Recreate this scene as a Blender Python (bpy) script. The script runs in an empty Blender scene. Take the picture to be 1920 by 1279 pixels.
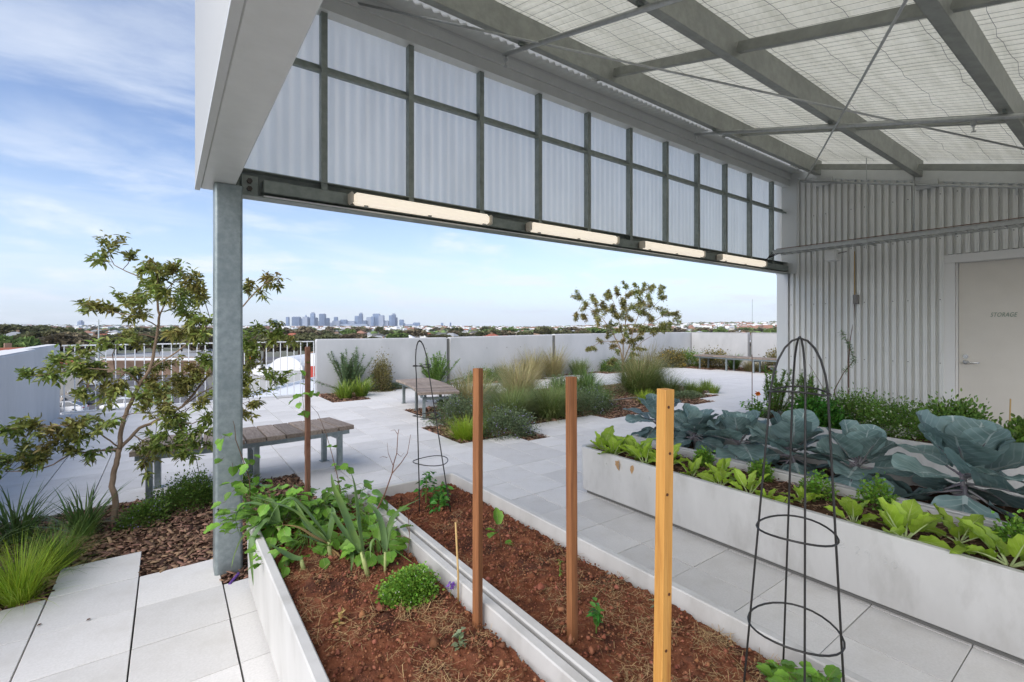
import bpy, math, random
import numpy as np
from mathutils import Vector, Matrix, noise

random.seed(7)
rng = np.random.default_rng(7)
S = bpy.context.scene
COL = S.collection
R = math.radians

# ------------------------------------------------------------------ camera
EYE = 1.5
FPX = 885.0                                  # focal length in photo pixels (photo 1920 wide)
YAW = math.atan(645 / 885)
cam = bpy.data.cameras.new('camera')
cam.sensor_width = 36
cam.lens = FPX / 1920 * 36
cam.shift_y = -25.5 / 1920
cam.clip_start = 0.05
cam.clip_end = 40000
camo = bpy.data.objects.new('camera', cam)
camo.location = (0, 0, EYE)
camo.rotation_euler = (math.pi / 2, 0, -YAW)
COL.objects.link(camo)
S.camera = camo

# ------------------------------------------------------------------ sky, sun, exposure
SUN_EL, SUN_AZ = R(36), R(-112)               # azimuth measured from +Y towards +X
W = bpy.data.worlds.new('World')
S.world = W
W.use_nodes = True
wn, wl = W.node_tree.nodes, W.node_tree.links
wn.clear()
def wnode(t, **k):
    n = wn.new(t)
    for a, b in k.items():
        setattr(n, a, b)
    return n
def wmath(op, a, b=None):
    n = wnode('ShaderNodeMath', operation=op)
    for i, v in enumerate((a, b)):
        if v is None:
            continue
        if isinstance(v, (int, float)):
            n.inputs[i].default_value = v
        else:
            wl.new(v, n.inputs[i])
    return n.outputs[0]
tc = wnode('ShaderNodeTexCoord')
sky = wnode('ShaderNodeTexSky', sky_type='NISHITA', sun_disc=False)
sky.sun_elevation = SUN_EL
sky.sun_rotation = SUN_AZ
sky.altitude = 0
sky.air_density = 1.0
sky.dust_density = 0.6
sky.ozone_density = 2.0
sep = wnode('ShaderNodeSeparateXYZ')
wl.new(tc.outputs['Generated'], sep.inputs[0])
zc = wmath('MAXIMUM', sep.outputs[2], 0.0)
den = wmath('ADD', zc, 0.13)
cx_ = wmath('DIVIDE', sep.outputs[0], den)
cy_ = wmath('DIVIDE', sep.outputs[1], den)
comb = wnode('ShaderNodeCombineXYZ')
wl.new(cx_, comb.inputs[0]); wl.new(cy_, comb.inputs[1])
def wramp(fac, p0, p1):
    r = wnode('ShaderNodeMapRange', clamp=True, interpolation_type='SMOOTHSTEP')
    wl.new(fac, r.inputs[0])
    r.inputs[1].default_value = p0
    r.inputs[2].default_value = p1
    return r.outputs[0]
def wnoise(vec, scale, detail, rough, dist=0.0):
    n = wnode('ShaderNodeTexNoise')
    wl.new(vec, n.inputs['Vector'])
    n.inputs['Scale'].default_value = scale
    n.inputs['Detail'].default_value = detail
    n.inputs['Roughness'].default_value = rough
    n.inputs['Distortion'].default_value = dist
    return n.outputs['Fac']
def wmap(vec, loc, rot, sc):
    m = wnode('ShaderNodeMapping')
    wl.new(vec, m.inputs[0])
    m.inputs['Location'].default_value = loc
    m.inputs['Rotation'].default_value = rot
    m.inputs['Scale'].default_value = sc
    return m.outputs[0]
# high thin streaks
v1 = wmap(comb.outputs[0], (3.1, 1.7, 0), (0, 0, R(35)), (0.55, 1.5, 1))
cir = wramp(wnoise(v1, 0.9, 9, 0.62, 0.6), 0.42, 0.78)
# small low puffs seen near the horizon
v2 = wmap(comb.outputs[0], (0.4, 5.2, 0), (0, 0, 0), (1, 1, 1))
puf = wramp(wnoise(v2, 1.25, 9, 0.58, 0.3), 0.44, 0.70)
low = wramp(sep.outputs[2], 0.40, 0.14)
puf = wmath('MULTIPLY', puf, low)
cl = wmath('MAXIMUM', wmath('MULTIPLY', cir, 0.62), wmath('MULTIPLY', puf, 0.9))
# pale veil towards the horizon
veil = wramp(sep.outputs[2], 0.36, 0.0)
veil = wmath('MULTIPLY', veil, 0.52)
mixv = wnode('ShaderNodeMixRGB'); mixv.inputs[2].default_value = (4.5, 5.5, 6.8, 1)
tint = wnode('ShaderNodeMixRGB', blend_type='MULTIPLY'); tint.inputs[0].default_value = 1; tint.inputs[2].default_value = (1.0, 0.98, 1.08, 1)
wl.new(sky.outputs[0], tint.inputs[1])
wl.new(veil, mixv.inputs[0]); wl.new(tint.outputs[0], mixv.inputs[1])
mixc = wnode('ShaderNodeMixRGB'); mixc.inputs[2].default_value = (5.4, 5.75, 6.2, 1)
wl.new(cl, mixc.inputs[0]); wl.new(mixv.outputs[0], mixc.inputs[1])
bg = wnode('ShaderNodeBackground'); bg.inputs[1].default_value = 0.105
wl.new(mixc.outputs[0], bg.inputs[0])
wo = wnode('ShaderNodeOutputWorld')
wl.new(bg.outputs[0], wo.inputs[0])

sun = bpy.data.lights.new('sun', 'SUN')
sun.energy = 2.7
sun.angle = R(80)
sun.color = (1.0, 0.94, 0.86)
suno = bpy.data.objects.new('sun', sun)
sd = Vector((math.sin(SUN_AZ) * math.cos(SUN_EL), math.cos(SUN_AZ) * math.cos(SUN_EL), math.sin(SUN_EL)))
suno.rotation_euler = (-sd).to_track_quat('-Z', 'Y').to_euler()
COL.objects.link(suno)

S.view_settings.view_transform = 'Standard'
S.view_settings.look = 'None'
S.view_settings.exposure = 0.84
S.view_settings.gamma = 1.0
S.view_settings.use_curve_mapping = False
S.render.engine = 'CYCLES'
S.cycles.max_bounces = 7
S.cycles.diffuse_bounces = 5
S.cycles.transmission_bounces = 4
S.cycles.transparent_max_bounces = 8
S.cycles.volume_bounces = 0
S.cycles.sample_clamp_indirect = 6

# ------------------------------------------------------------------ measuring helpers (photo pixel -> place)
FW = (math.sin(YAW), math.cos(YAW)); RT = (math.cos(YAW), -math.sin(YAW))
def at(u, v, d):
    """the point seen at photo pixel (u,v), d metres in front of the camera"""
    r = (u - 960) / FPX * d
    return Vector((d * FW[0] + r * RT[0], d * FW[1] + r * RT[1], EYE + (614 - v) / FPX * d))
def gr(u, v, z=0.0):
    d = FPX * (EYE - z) / (v - 614)
    p = at(u, v, d); p.z = z
    return p
def px(d):
    return d / FPX

# ------------------------------------------------------------------ materials
MATS = {}
def M(name, c1, c2=None, scale=6.0, rough=0.6, metal=0.0, bump=0.0, bscale=60.0, island=0.0, hue=0.0, objrand=0.0,
      trans=0.0, spec=0.4, stretch=None, detail=6, lo=0.35, hi=0.65, c3=None, s3=1.5, l3=0.5, h3=0.62, coat=0.0, bdist=0.002, emit=None):
    m = bpy.data.materials.new(name); m.use_nodes = True
    MATS[name] = m
    n, l = m.node_tree.nodes, m.node_tree.links
    b = n['Principled BSDF']; out = n['Material Output']
    b.inputs['Roughness'].default_value = rough
    b.inputs['Metallic'].default_value = metal
    b.inputs['Specular IOR Level'].default_value = spec
    t = n.new('ShaderNodeTexCoord')
    vec = t.outputs['Object']
    if stretch:
        mp = n.new('ShaderNodeMapping'); mp.inputs['Scale'].default_value = stretch
        l.new(vec, mp.inputs[0]); vec = mp.outputs[0]
    def ns(sc, det=detail, r=0.6):
        k = n.new('ShaderNodeTexNoise'); k.inputs['Scale'].default_value = sc
        k.inputs['Detail'].default_value = det; k.inputs['Roughness'].default_value = r
        l.new(vec, k.inputs['Vector']); return k.outputs['Fac']
    def rng_(f, a, c, to0=0.0, to1=1.0):
        k = n.new('ShaderNodeMapRange'); l.new(f, k.inputs[0])
        k.inputs[1].default_value = a; k.inputs[2].default_value = c
        k.inputs[3].default_value = to0; k.inputs[4].default_value = to1
        return k.outputs[0]
    def mix(f, a, c):
        k = n.new('ShaderNodeMixRGB'); l.new(f, k.inputs[0])
        for i, v in ((1, a), (2, c)):
            if isinstance(v, tuple): k.inputs[i].default_value = (*v, 1)
            else: l.new(v, k.inputs[i])
        return k.outputs[0]
    colr = None
    if c2 is not None:
        colr = mix(rng_(ns(scale), lo, hi), c1, c2)
    if c3 is not None:
        colr = mix(rng_(ns(s3, 8, 0.65), l3, h3), colr if colr is not None else c1, c3)
    if island or objrand or hue:
        if objrand:
            rnd = n.new('ShaderNodeObjectInfo').outputs['Random']
        else:
            rnd = n.new('ShaderNodeNewGeometry').outputs['Random Per Island']
        amt = island or objrand
        h = n.new('ShaderNodeHueSaturation')
        l.new(rng_(rnd, 0, 1, 1 - amt, 1 + amt), h.inputs['Value'])
        if hue:
            w = n.new('ShaderNodeMath'); w.operation = 'MULTIPLY'; l.new(rnd, w.inputs[0]); w.inputs[1].default_value = 7.31
            fr = n.new('ShaderNodeMath'); fr.operation = 'FRACT'; l.new(w.outputs[0], fr.inputs[0])
            l.new(rng_(fr.outputs[0], 0, 1, 0.5 - hue, 0.5 + hue), h.inputs['Hue'])
        if colr is not None: l.new(colr, h.inputs['Color'])
        else: h.inputs['Color'].default_value = (*c1, 1)
        colr = h.outputs[0]
    if colr is not None: l.new(colr, b.inputs['Base Color'])
    else: b.inputs['Base Color'].default_value = (*c1, 1)
    if bump:
        bp = n.new('ShaderNodeBump'); bp.inputs['Strength'].default_value = bump; bp.inputs['Distance'].default_value = bdist
        l.new(ns(bscale, 5), bp.inputs['Height']); l.new(bp.outputs[0], b.inputs['Normal'])
    if coat: b.inputs['Coat Weight'].default_value = coat
    if emit:
        b.inputs['Emission Color'].default_value = (*emit[0], 1); b.inputs['Emission Strength'].default_value = emit[1]
    if trans:
        tr = n.new('ShaderNodeBsdfTranslucent'); mx = n.new('ShaderNodeMixShader'); mx.inputs[0].default_value = trans
        if colr is not None: l.new(colr, tr.inputs[0])
        else: tr.inputs[0].default_value = (*c1, 1)
        l.new(b.outputs[0], mx.inputs[1]); l.new(tr.outputs[0], mx.inputs[2]); l.new(mx.outputs[0], out.inputs[0])
    return m

M('paver', (.60, .588, .56), (.67, .655, .63), scale=90, rough=.75, bump=.15, bscale=260, objrand=.09, c3=(.52, .50, .46), s3=3.2, l3=.46, h3=.8)
M('paver_far', (.60, .588, .56), (.67, .655, .63), scale=90, rough=.75, island=.035)
M('deck', (.07, .065, .06), (.05, .05, .05), rough=.9)
M('concrete', (.47, .475, .47), (.54, .54, .53), scale=3.2, rough=.62, bump=.22, bscale=120, c3=(.40, .40, .39), s3=1.1, l3=.52, h3=.8)
M('concrete_trough', (.47, .465, .445), (.55, .545, .525), scale=3.4, rough=.5, bump=.14, bscale=150, c3=(.36, .35, .325), s3=4.6, l3=.52, h3=.82, stretch=(1, 1, .4))
M('wall_panel_shaded', (.42, .425, .425), (.48, .48, .48), scale=1.6, rough=.7, bump=.25, bscale=90, c3=(.34, .345, .345), s3=.9, l3=.5, h3=.85, stretch=(1, 1, .45))  # darker copy of the panel concrete, shade on the far parapet put into colour
M('wall_panel', (.50, .51, .515), (.56, .565, .57), scale=1.6, rough=.7, bump=.25, bscale=90, c3=(.41, .42, .42), s3=.9, l3=.5, h3=.85, stretch=(1, 1, .45))
M('wall_top_sunlit', (.72, .72, .71), (.66, .66, .65), scale=4, rough=.7)
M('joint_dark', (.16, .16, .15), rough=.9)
M('white_paint', (.74, .75, .75), rough=.4)
M('steel', (.22, .26, .265), (.31, .35, .355), scale=26, rough=.42, metal=.55, c3=(.16, .20, .205), s3=2.0, l3=.5, h3=.75, bump=.06, bscale=30)
M('steel_beam', (.27, .28, .255), (.34, .35, .32), scale=14, rough=.5, metal=.3, c3=(.22, .23, .21), s3=1.6, l3=.5, h3=.8)
M('steel_dark', (.22, .25, .23), (.29, .32, .30), scale=16, rough=.5, metal=.4)
M('fascia', (.62, .63, .61), (.67, .68, .66), scale=8, rough=.35, metal=.12, bump=.04, bscale=300)
M('clad_white', (.58, .59, .58), rough=.38, metal=.1)
M('clad_wall', (.66, .66, .635), (.71, .71, .685), scale=1.4, rough=.33, metal=.12, c3=(.60, .595, .565), s3=2.5, l3=.55, h3=.85)
M('flashing', (.60, .61, .60), rough=.4, metal=.2)
M('door_paint', (.60, .56, .50), (.64, .60, .54), scale=2, rough=.45)
M('frame_paint', (.68, .67, .65), rough=.45)
M('chrome', (.62, .62, .61), rough=.22, metal=.9)
M('sign_green', (.16, .24, .18), rough=.5)
M('insulation', (.90, .885, .785), (.84, .825, .725), scale=9, rough=.55, spec=.3, trans=.62, stretch=(.5, 5, 1), c3=(.66, .65, .55), s3=2.2, l3=.46, h3=.75)
M('roof_translucent', (.88, .87, .83), rough=.4, trans=.68)
M('clad_fascia', (.42, .43, .425), rough=.4, metal=.1)
M('wire_dark', (.10, .10, .09), rough=.6)
M('black_wire', (.018, .017, .016), rough=.45, spec=.5)
M('tray', (.42, .43, .42), (.5, .51, .5), scale=30, rough=.4, metal=.6)
M('cable', (.03, .022, .018), rough=.6)
M('plastic_white', (.68, .68, .66), rough=.4)
M('plastic_grey', (.20, .19, .18), rough=.5)
M('lamp_glow', (.9, .86, .78), rough=.4, emit=((1.0, .87, .70), .38))
M('lamp_end', (.72, .68, .60), rough=.35, trans=.3)
M('bolt', (.07, .06, .055), rough=.5, metal=.5)
M('timber_grey', (.20, .155, .12), (.30, .25, .21), scale=7, rough=.8, stretch=(9, 1, 9), bump=.35, bscale=40, objrand=.22, c3=(.12, .09, .07), s3=2.4, l3=.52, h3=.75)
M('timber_edge', (.13, .07, .045), (.20, .13, .09), scale=10, rough=.8, objrand=.2)
M('stake_brown', (.20, .076, .028), (.32, .135, .05), scale=4, rough=.75, stretch=(22, 22, .9), bump=.5, bscale=20, c3=(.13, .052, .022), s3=1.6, l3=.48, h3=.66)
M('stake_pine', (.53, .25, .055), (.64, .34, .09), scale=5, rough=.65, stretch=(16, 16, .8), bump=.4, bscale=24, c3=(.34, .13, .028), s3=2.2, l3=.48, h3=.66)
M('knot', (.10, .035, .012), rough=.7)
M('bamboo', (.52, .36, .15), (.44, .28, .10), scale=9, rough=.6)
M('rust', (.115, .05, .03), (.17, .085, .055), scale=14, rough=.85, bump=.3, bscale=60)
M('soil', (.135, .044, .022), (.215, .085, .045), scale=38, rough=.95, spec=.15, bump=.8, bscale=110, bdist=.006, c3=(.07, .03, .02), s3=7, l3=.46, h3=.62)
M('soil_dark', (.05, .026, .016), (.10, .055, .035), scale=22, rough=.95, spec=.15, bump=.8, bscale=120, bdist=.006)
M('clod', (.17, .065, .034), (.25, .11, .065), scale=30, rough=.95, spec=.1, island=.5, hue=.015)
M('straw', (.40, .27, .13), rough=.75, island=.42, hue=.012)
M('chip', (.235, .145, .098), rough=.9, spec=.15, island=.78, hue=.02)
M('bark', (.24, .165, .11), (.33, .24, .165), scale=18, rough=.85, bump=.4, bscale=60, stretch=(1, 1, .35))
M('twig', (.13, .075, .045), rough=.8)
def LEAF(name, c, c2=None, island=.35, hue=.02, trans=.28, rough=.45, scale=8, **k):
    return M(name, c, c2, scale=scale, rough=rough, island=island, hue=hue, trans=trans, spec=.35, **k)
LEAF('leaf_tree', (.21, .28, .06), (.28, .22, .07), scale=2.2, lo=.45, hi=.64, island=.42, hue=.025)
LEAF('leaf_tree_far', (.25, .29, .09), (.32, .26, .10), scale=1.6, lo=.4, hi=.6, island=.4, hue=.03)
LEAF('grass_lime', (.30, .42, .035), island=.3)
LEAF('grass_green', (.115, .21, .03), island=.35)
LEAF('grass_fine', (.15, .23, .06), (.25, .27, .10), scale=3, island=.35)
LEAF('grass_straw', (.42, .35, .17), (.30, .29, .12), scale=3, island=.3)
LEAF('strap_dark', (.115, .19, .05), island=.4, rough=.35)
LEAF('strap_lime', (.27, .36, .05), (.13, .22, .03), scale=6, island=.35)
LEAF('leaf_small', (.13, .22, .04), island=.45)
LEAF('leaf_rosemary', (.14, .22, .10), island=.4)
LEAF('leaf_grey', (.15, .20, .10), island=.45)
LEAF('leaf_olive', (.20, .18, .07), island=.45)
LEAF('leaf_herb', (.15, .27, .055), island=.45)
LEAF('leaf_parsley', (.16, .31, .04), island=.4)
LEAF('leaf_bright', (.14, .30, .03), island=.4, hue=.025)
LEAF('leaf_basil', (.07, .21, .03), island=.4)
LEAF('leaf_dusty', (.24, .30, .17), island=.25)
LEAF('leek', (.10, .20, .085), (.17, .28, .07), scale=6, island=.15, rough=.4)
LEAF('leek_dry', (.44, .30, .12), island=.2)
LEAF('leek_stem', (.42, .50, .20), island=.1)
LEAF('flower_white', (.74, .76, .64), island=.12, hue=0, trans=.3)
LEAF('flower_purple', (.42, .36, .62), island=.2, hue=.01, trans=.3)
LEAF('flower_yellow', (.62, .42, .04), island=.25, hue=.01, trans=.3)
LEAF('flower_orange', (.75, .19, .02), island=.15, hue=.01, trans=.2)
LEAF('flower_violet', (.16, .07, .32), island=.1, hue=.01, trans=.2)
LEAF('leaf_dead', (.47, .31, .14), island=.2)
LEAF('leaf_yellow', (.62, .42, .05), island=.2)

def vein_leaf(name, base, base2, vein, nv=6.0, wv=.12, trans=.22, rough=.42, vmix=.7):
    """leaf with pale ribs, drawn along the leaf's own uv (u along, v across)"""
    m = bpy.data.materials.new(name); m.use_nodes = True; MATS[name] = m
    n, l = m.node_tree.nodes, m.node_tree.links
    b = n['Principled BSDF']; out = n['Material Output']
    b.inputs['Roughness'].default_value = rough; b.inputs['Specular IOR Level'].default_value = .4
    uv = n.new('ShaderNodeUVMap'); sp = n.new('ShaderNodeSeparateXYZ'); l.new(uv.outputs[0], sp.inputs[0])
    def ma(op, a, c=None, d=None):
        k = n.new('ShaderNodeMath'); k.operation = op
        for i, v in enumerate((a, c, d)):
            if v is None: continue
            if isinstance(v, (int, float)): k.inputs[i].default_value = v
            else: l.new(v, k.inputs[i])
        return k.outputs[0]
    no = n.new('ShaderNodeTexNoise'); no.inputs['Scale'].default_value = 5; l.new(uv.outputs[0], no.inputs['Vector'])
    a = ma('ABSOLUTE', ma('SUBTRACT', sp.outputs[1], .5))
    ph = ma('FRACT', ma('ADD', ma('MULTIPLY', ma('SUBTRACT', sp.outputs[0], ma('MULTIPLY', a, .75)), nv), ma('MULTIPLY', no.outputs[0], .5)))
    side = ma('LESS_THAN', ma('ABSOLUTE', ma('SUBTRACT', ph, .5)), wv * .5)
    side = ma('MULTIPLY', side, ma('SUBTRACT', 1.0, ma('MULTIPLY', a, 1.7)))
    midr = ma('LESS_THAN', a, ma('ADD', .012, ma('MULTIPLY', ma('SUBTRACT', 1.0, sp.outputs[0]), .028)))
    v = ma('MULTIPLY', ma('MAXIMUM', ma('MULTIPLY', side, .55), midr), vmix)
    ns = n.new('ShaderNodeTexNoise'); ns.inputs['Scale'].default_value = 9; ns.inputs['Detail'].default_value = 5
    tcn = n.new('ShaderNodeTexCoord'); l.new(tcn.outputs['Object'], ns.inputs['Vector'])
    m1 = n.new('ShaderNodeMixRGB'); m1.inputs[1].default_value = (*base, 1); m1.inputs[2].default_value = (*base2, 1)
    mr = n.new('ShaderNodeMapRange'); mr.inputs[1].default_value = .35; mr.inputs[2].default_value = .65
    l.new(ns.outputs[0], mr.inputs[0]); l.new(mr.outputs[0], m1.inputs[0])
    m2 = n.new('ShaderNodeMixRGB'); m2.inputs[2].default_value = (*vein, 1); l.new(v, m2.inputs[0]); l.new(m1.outputs[0], m2.inputs[1])
    oi = n.new('ShaderNodeObjectInfo'); h = n.new('ShaderNodeHueSaturation'); mr2 = n.new('ShaderNodeMapRange')
    mr2.inputs[3].default_value = .72; mr2.inputs[4].default_value = 1.3; l.new(oi.outputs['Random'], mr2.inputs[0]); l.new(mr2.outputs[0], h.inputs['Value'])
    l.new(m2.outputs[0], h.inputs['Color']); l.new(h.outputs[0], b.inputs['Base Color'])
    bp = n.new('ShaderNodeBump'); bp.inputs['Strength'].default_value = .5; bp.inputs['Distance'].default_value = .004
    hh = ma('ADD', ma('MULTIPLY', v, -1.0), ma('MULTIPLY', ns.outputs[0], .6)); l.new(hh, bp.inputs['Height']); l.new(bp.outputs[0], b.inputs['Normal'])
    tr = n.new('ShaderNodeBsdfTranslucent'); l.new(h.outputs[0], tr.inputs[0])
    mx = n.new('ShaderNodeMixShader'); mx.inputs[0].default_value = trans
    l.new(b.outputs[0], mx.inputs[1]); l.new(tr.outputs[0], mx.inputs[2]); l.new(mx.outputs[0], out.inputs[0])
vein_leaf('cabbage_leaf', (.13, .215, .205), (.235, .34, .335), (.50, .58, .57), nv=6.5, wv=.18, trans=.2, rough=.5)
vein_leaf('chard_leaf', (.22, .36, .025), (.32, .46, .05), (.50, .60, .20), nv=6, wv=.14, trans=.3)
vein_leaf('broad_leaf', (.11, .26, .03), (.19, .36, .04), (.26, .42, .10), nv=7, wv=.13, trans=.3)
M('cabbage_stem', (.16, .13, .17), (.20, .22, .20), scale=12, rough=.6)
M('chard_stem', (.50, .60, .28), rough=.5, trans=.15)

# translucent twin-wall sheet
m = bpy.data.materials.new('polycarbonate'); m.use_nodes = True; MATS['polycarbonate'] = m
n, l = m.node_tree.nodes, m.node_tree.links
b = n['Principled BSDF']; b.inputs['Base Color'].default_value = (.90, .90, .87, 1); b.inputs['Roughness'].default_value = .3
tr = n.new('ShaderNodeBsdfTranslucent'); tr.inputs[0].default_value = (.95, .97, .97, 1)
mx = n.new('ShaderNodeMixShader'); mx.inputs[0].default_value = .72
l.new(b.outputs[0], mx.inputs[1]); l.new(tr.outputs[0], mx.inputs[2])
ns = n.new('ShaderNodeTexNoise'); ns.inputs['Scale'].default_value = 2.5; ns.inputs['Detail'].default_value = 6
mp = n.new('ShaderNodeMapping'); mp.inputs['Scale'].default_value = (3, 1, .5); tcn = n.new('ShaderNodeTexCoord')
l.new(tcn.outputs['Object'], mp.inputs[0]); l.new(mp.outputs[0], ns.inputs['Vector'])
cr = n.new('ShaderNodeMapRange'); cr.inputs[1].default_value = .4; cr.inputs[2].default_value = .75; cr.inputs[3].default_value = .98; cr.inputs[4].default_value = .86
l.new(ns.outputs[0], cr.inputs[0])
cc = n.new('ShaderNodeCombineColor')
for i in range(3): l.new(cr.outputs[0], cc.inputs[i])
wt = n.new('ShaderNodeMixRGB'); wt.blend_type = 'MULTIPLY'; wt.inputs[0].default_value = 1; wt.inputs[2].default_value = (1.0, .945, .845, 1)
l.new(cc.outputs[0], wt.inputs[1]); l.new(wt.outputs[0], tr.inputs[0])
cl_t = n.new('ShaderNodeBsdfRefraction'); cl_t.inputs['Roughness'].default_value = .75; cl_t.inputs['IOR'].default_value = 1.08; l.new(wt.outputs[0], cl_t.inputs[0]); mx2 = n.new('ShaderNodeMixShader'); mx2.inputs[0].default_value = .16
l.new(mx.outputs[0], mx2.inputs[1]); l.new(cl_t.outputs[0], mx2.inputs[2]); l.new(mx2.outputs[0], n['Material Output'].inputs[0])

# ------------------------------------------------------------------ mesh helpers
class MB:
    def __init__(s):
        s.V = []; s.F = []
    def add(s, V, F):
        o = len(s.V); s.V += [tuple(v) for v in V]; s.F += [tuple(i + o for i in f) for f in F]; return s
    def box(s, x0, x1, y0, y1, z0, z1):
        return s.add([(x0, y0, z0), (x1, y0, z0), (x1, y1, z0), (x0, y1, z0), (x0, y0, z1), (x1, y0, z1), (x1, y1, z1), (x0, y1, z1)],
                     [(3, 2, 1, 0), (4, 5, 6, 7), (0, 1, 5, 4), (1, 2, 6, 5), (2, 3, 7, 6), (3, 0, 4, 7)])
    def cbox(s, x0, x1, y0, y1, z0, z1, c=.004, mat=None):
        C = Vector(((x0 + x1) / 2, (y0 + y1) / 2, (z0 + z1) / 2)); h = ((x1 - x0) / 2, (y1 - y0) / 2, (z1 - z0) / 2)
        c = min(c, h[0] * .9, h[1] * .9, h[2] * .9)
        V = []; ix = {}
        for sx in (-1, 1):
            for sy in (-1, 1):
                for sz in (-1, 1):
                    for a in range(3):
                        p = [sx * (h[0] - c), sy * (h[1] - c), sz * (h[2] - c)]
                        p[a] = (sx, sy, sz)[a] * h[a]
                        ix[sx, sy, sz, a] = len(V); V.append(Vector(p))
        F = []
        for a in range(3):
            o = [i for i in range(3) if i != a]
            for sg in (-1, 1):
                f = []
                for p, q in ((-1, -1), (1, -1), (1, 1), (-1, 1)):
                    k = [0, 0, 0]; k[a] = sg; k[o[0]] = p; k[o[1]] = q; f.append(ix[k[0], k[1], k[2], a])
                F.append(f)
            for p in (-1, 1):
                for q in (-1, 1):
                    k0 = [0, 0, 0]; k0[a] = -1; k0[o[0]] = p; k0[o[1]] = q; k1 = list(k0); k1[a] = 1
                    F.append([ix[(*k0, o[0])], ix[(*k1, o[0])], ix[(*k1, o[1])], ix[(*k0, o[1])]])
        for sx in (-1, 1):
            for sy in (-1, 1):
                for sz in (-1, 1):
                    F.append([ix[sx, sy, sz, a] for a in range(3)])
        G = []
        for f in F:
            nrm = (V[f[1]] - V[f[0]]).cross(V[f[2]] - V[f[0]]); ce = sum((V[i] for i in f), Vector()) / len(f)
            G.append(tuple(f) if nrm.dot(ce) > 0 else tuple(reversed(f)))
        V = [v + C for v in V]
        if mat is not None: V = [mat @ v for v in V]
        return s.add(V, G)
    def obox(s, C, X, Y, Z):
        C, X, Y, Z = Vector(C), Vector(X), Vector(Y), Vector(Z)
        V = [C + a * X + b_ * Y + c_ * Z for c_ in (-1, 1) for a, b_ in ((-1, -1), (1, -1), (1, 1), (-1, 1))]
        F = [(3, 2, 1, 0), (4, 5, 6, 7), (0, 1, 5, 4), (1, 2, 6, 5), (2, 3, 7, 6), (3, 0, 4, 7)]
        if X.cross(Y).dot(Z) < 0: F = [tuple(reversed(f)) for f in F]
        return s.add(V, F)
    def beam(s, p, q, w, h, up=(0, 0, 1)):
        p, q = Vector(p), Vector(q); d = (q - p); L = d.length; d.normalize()
        x = d.cross(Vector(up)); x.normalize(); z = x.cross(d)
        return s.obox((p + q) / 2, x * w / 2, d * L / 2, z * h / 2)
    def tube(s, pts, r, n=6, caps=True):
        pts = [Vector(p) for p in pts]; N = len(pts)
        rr = [r] * N if isinstance(r, (int, float)) else list(r)
        t0 = (pts[1] - pts[0]).normalized()
        ref = Vector((0, 0, 1)) if abs(t0.z) < .9 else Vector((1, 0, 0))
        x = t0.cross(ref).normalized(); V = []; F = []
        for i, p in enumerate(pts):
            t = (pts[min(i + 1, N - 1)] - pts[max(i - 1, 0)])
            t = t.normalized() if t.length > 1e-9 else t0
            x = (x - t * x.dot(t)); x = x.normalized() if x.length > 1e-6 else t.orthogonal().normalized()
            y = t.cross(x)
            for k in range(n):
                a = 2 * math.pi * k / n; V.append(p + (x * math.cos(a) + y * math.sin(a)) * rr[i])
        for i in range(N - 1):
            for k in range(n):
                F.append((i * n + k, i * n + (k + 1) % n, (i + 1) * n + (k + 1) % n, (i + 1) * n + k))
        if caps:
            F.append(tuple(reversed(range(n)))); F.append(tuple((N - 1) * n + k for k in range(n)))
        return s.add(V, F)
    def loops(s, L, closed=True, cap0=False, cap1=False):
        n = len(L[0]); V = [p for lp in L for p in lp]; F = []
        for i in range(len(L) - 1):
            for k in range(n if closed else n - 1):
                F.append((i * n + k, i * n + (k + 1) % n, (i + 1) * n + (k + 1) % n, (i + 1) * n + k))
        if cap0: F.append(tuple(reversed(range(n))))
        if cap1: F.append(tuple((len(L) - 1) * n + k for k in range(n)))
        return s.add(V, F)
    def mesh(s, name, mat, smooth=False, off=None):
        me = bpy.data.meshes.new(name)
        V = s.V if off is None else [(v[0] - off[0], v[1] - off[1], v[2] - off[2]) for v in s.V]
        me.from_pydata(V, [], s.F); me.materials.append(MATS[mat])
        if smooth:
            me.polygons.foreach_set('use_smooth', [True] * len(me.polygons))
        me.update(); return me
    def build(s, name, mat, parent=None, smooth=False):
        off = worldloc(parent) if parent is not None else None
        me = s.mesh(name, mat, smooth, off)
        return link(name, me, parent)
def worldloc(o):
    p = Vector()
    while o is not None:
        p += o.location; o = o.parent
    return p
def link(name, me, parent=None):
    o = bpy.data.objects.new(name, me); COL.objects.link(o)
    if parent is not None: o.parent = parent
    return o
def tag(o, label=None, cat=None, group=None, kind=None):
    for k, v in (('label', label), ('category', cat), ('group', group), ('kind', kind)):
        if v: o[k] = v
    return o
def thing(name, label, cat, loc=(0, 0, 0), group=None, kind=None):
    o = bpy.data.objects.new(name, None); COL.objects.link(o); o.location = loc; o.empty_display_size = .1
    return tag(o, label, cat, group, kind)
def np_mesh(name, mat, V, sizes, idx, smooth=False):
    """fast mesh from arrays: V (n,3), polygon sizes, flat vertex indices"""
    me = bpy.data.meshes.new(name)
    V = np.asarray(V, np.float32); sizes = np.asarray(sizes, np.int32); idx = np.asarray(idx, np.int32)
    me.vertices.add(len(V)); me.vertices.foreach_set('co', V.ravel())
    me.loops.add(len(idx)); me.loops.foreach_set('vertex_index', idx)
    me.polygons.add(len(sizes))
    st = np.zeros(len(sizes), np.int32); st[1:] = np.cumsum(sizes)[:-1]
    me.polygons.foreach_set('loop_start', st); me.polygons.foreach_set('loop_total', sizes)
    if smooth: me.polygons.foreach_set('use_smooth', np.ones(len(sizes), bool))
    me.materials.append(MATS[mat]); me.update(calc_edges=True); me.validate(); return me
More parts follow.
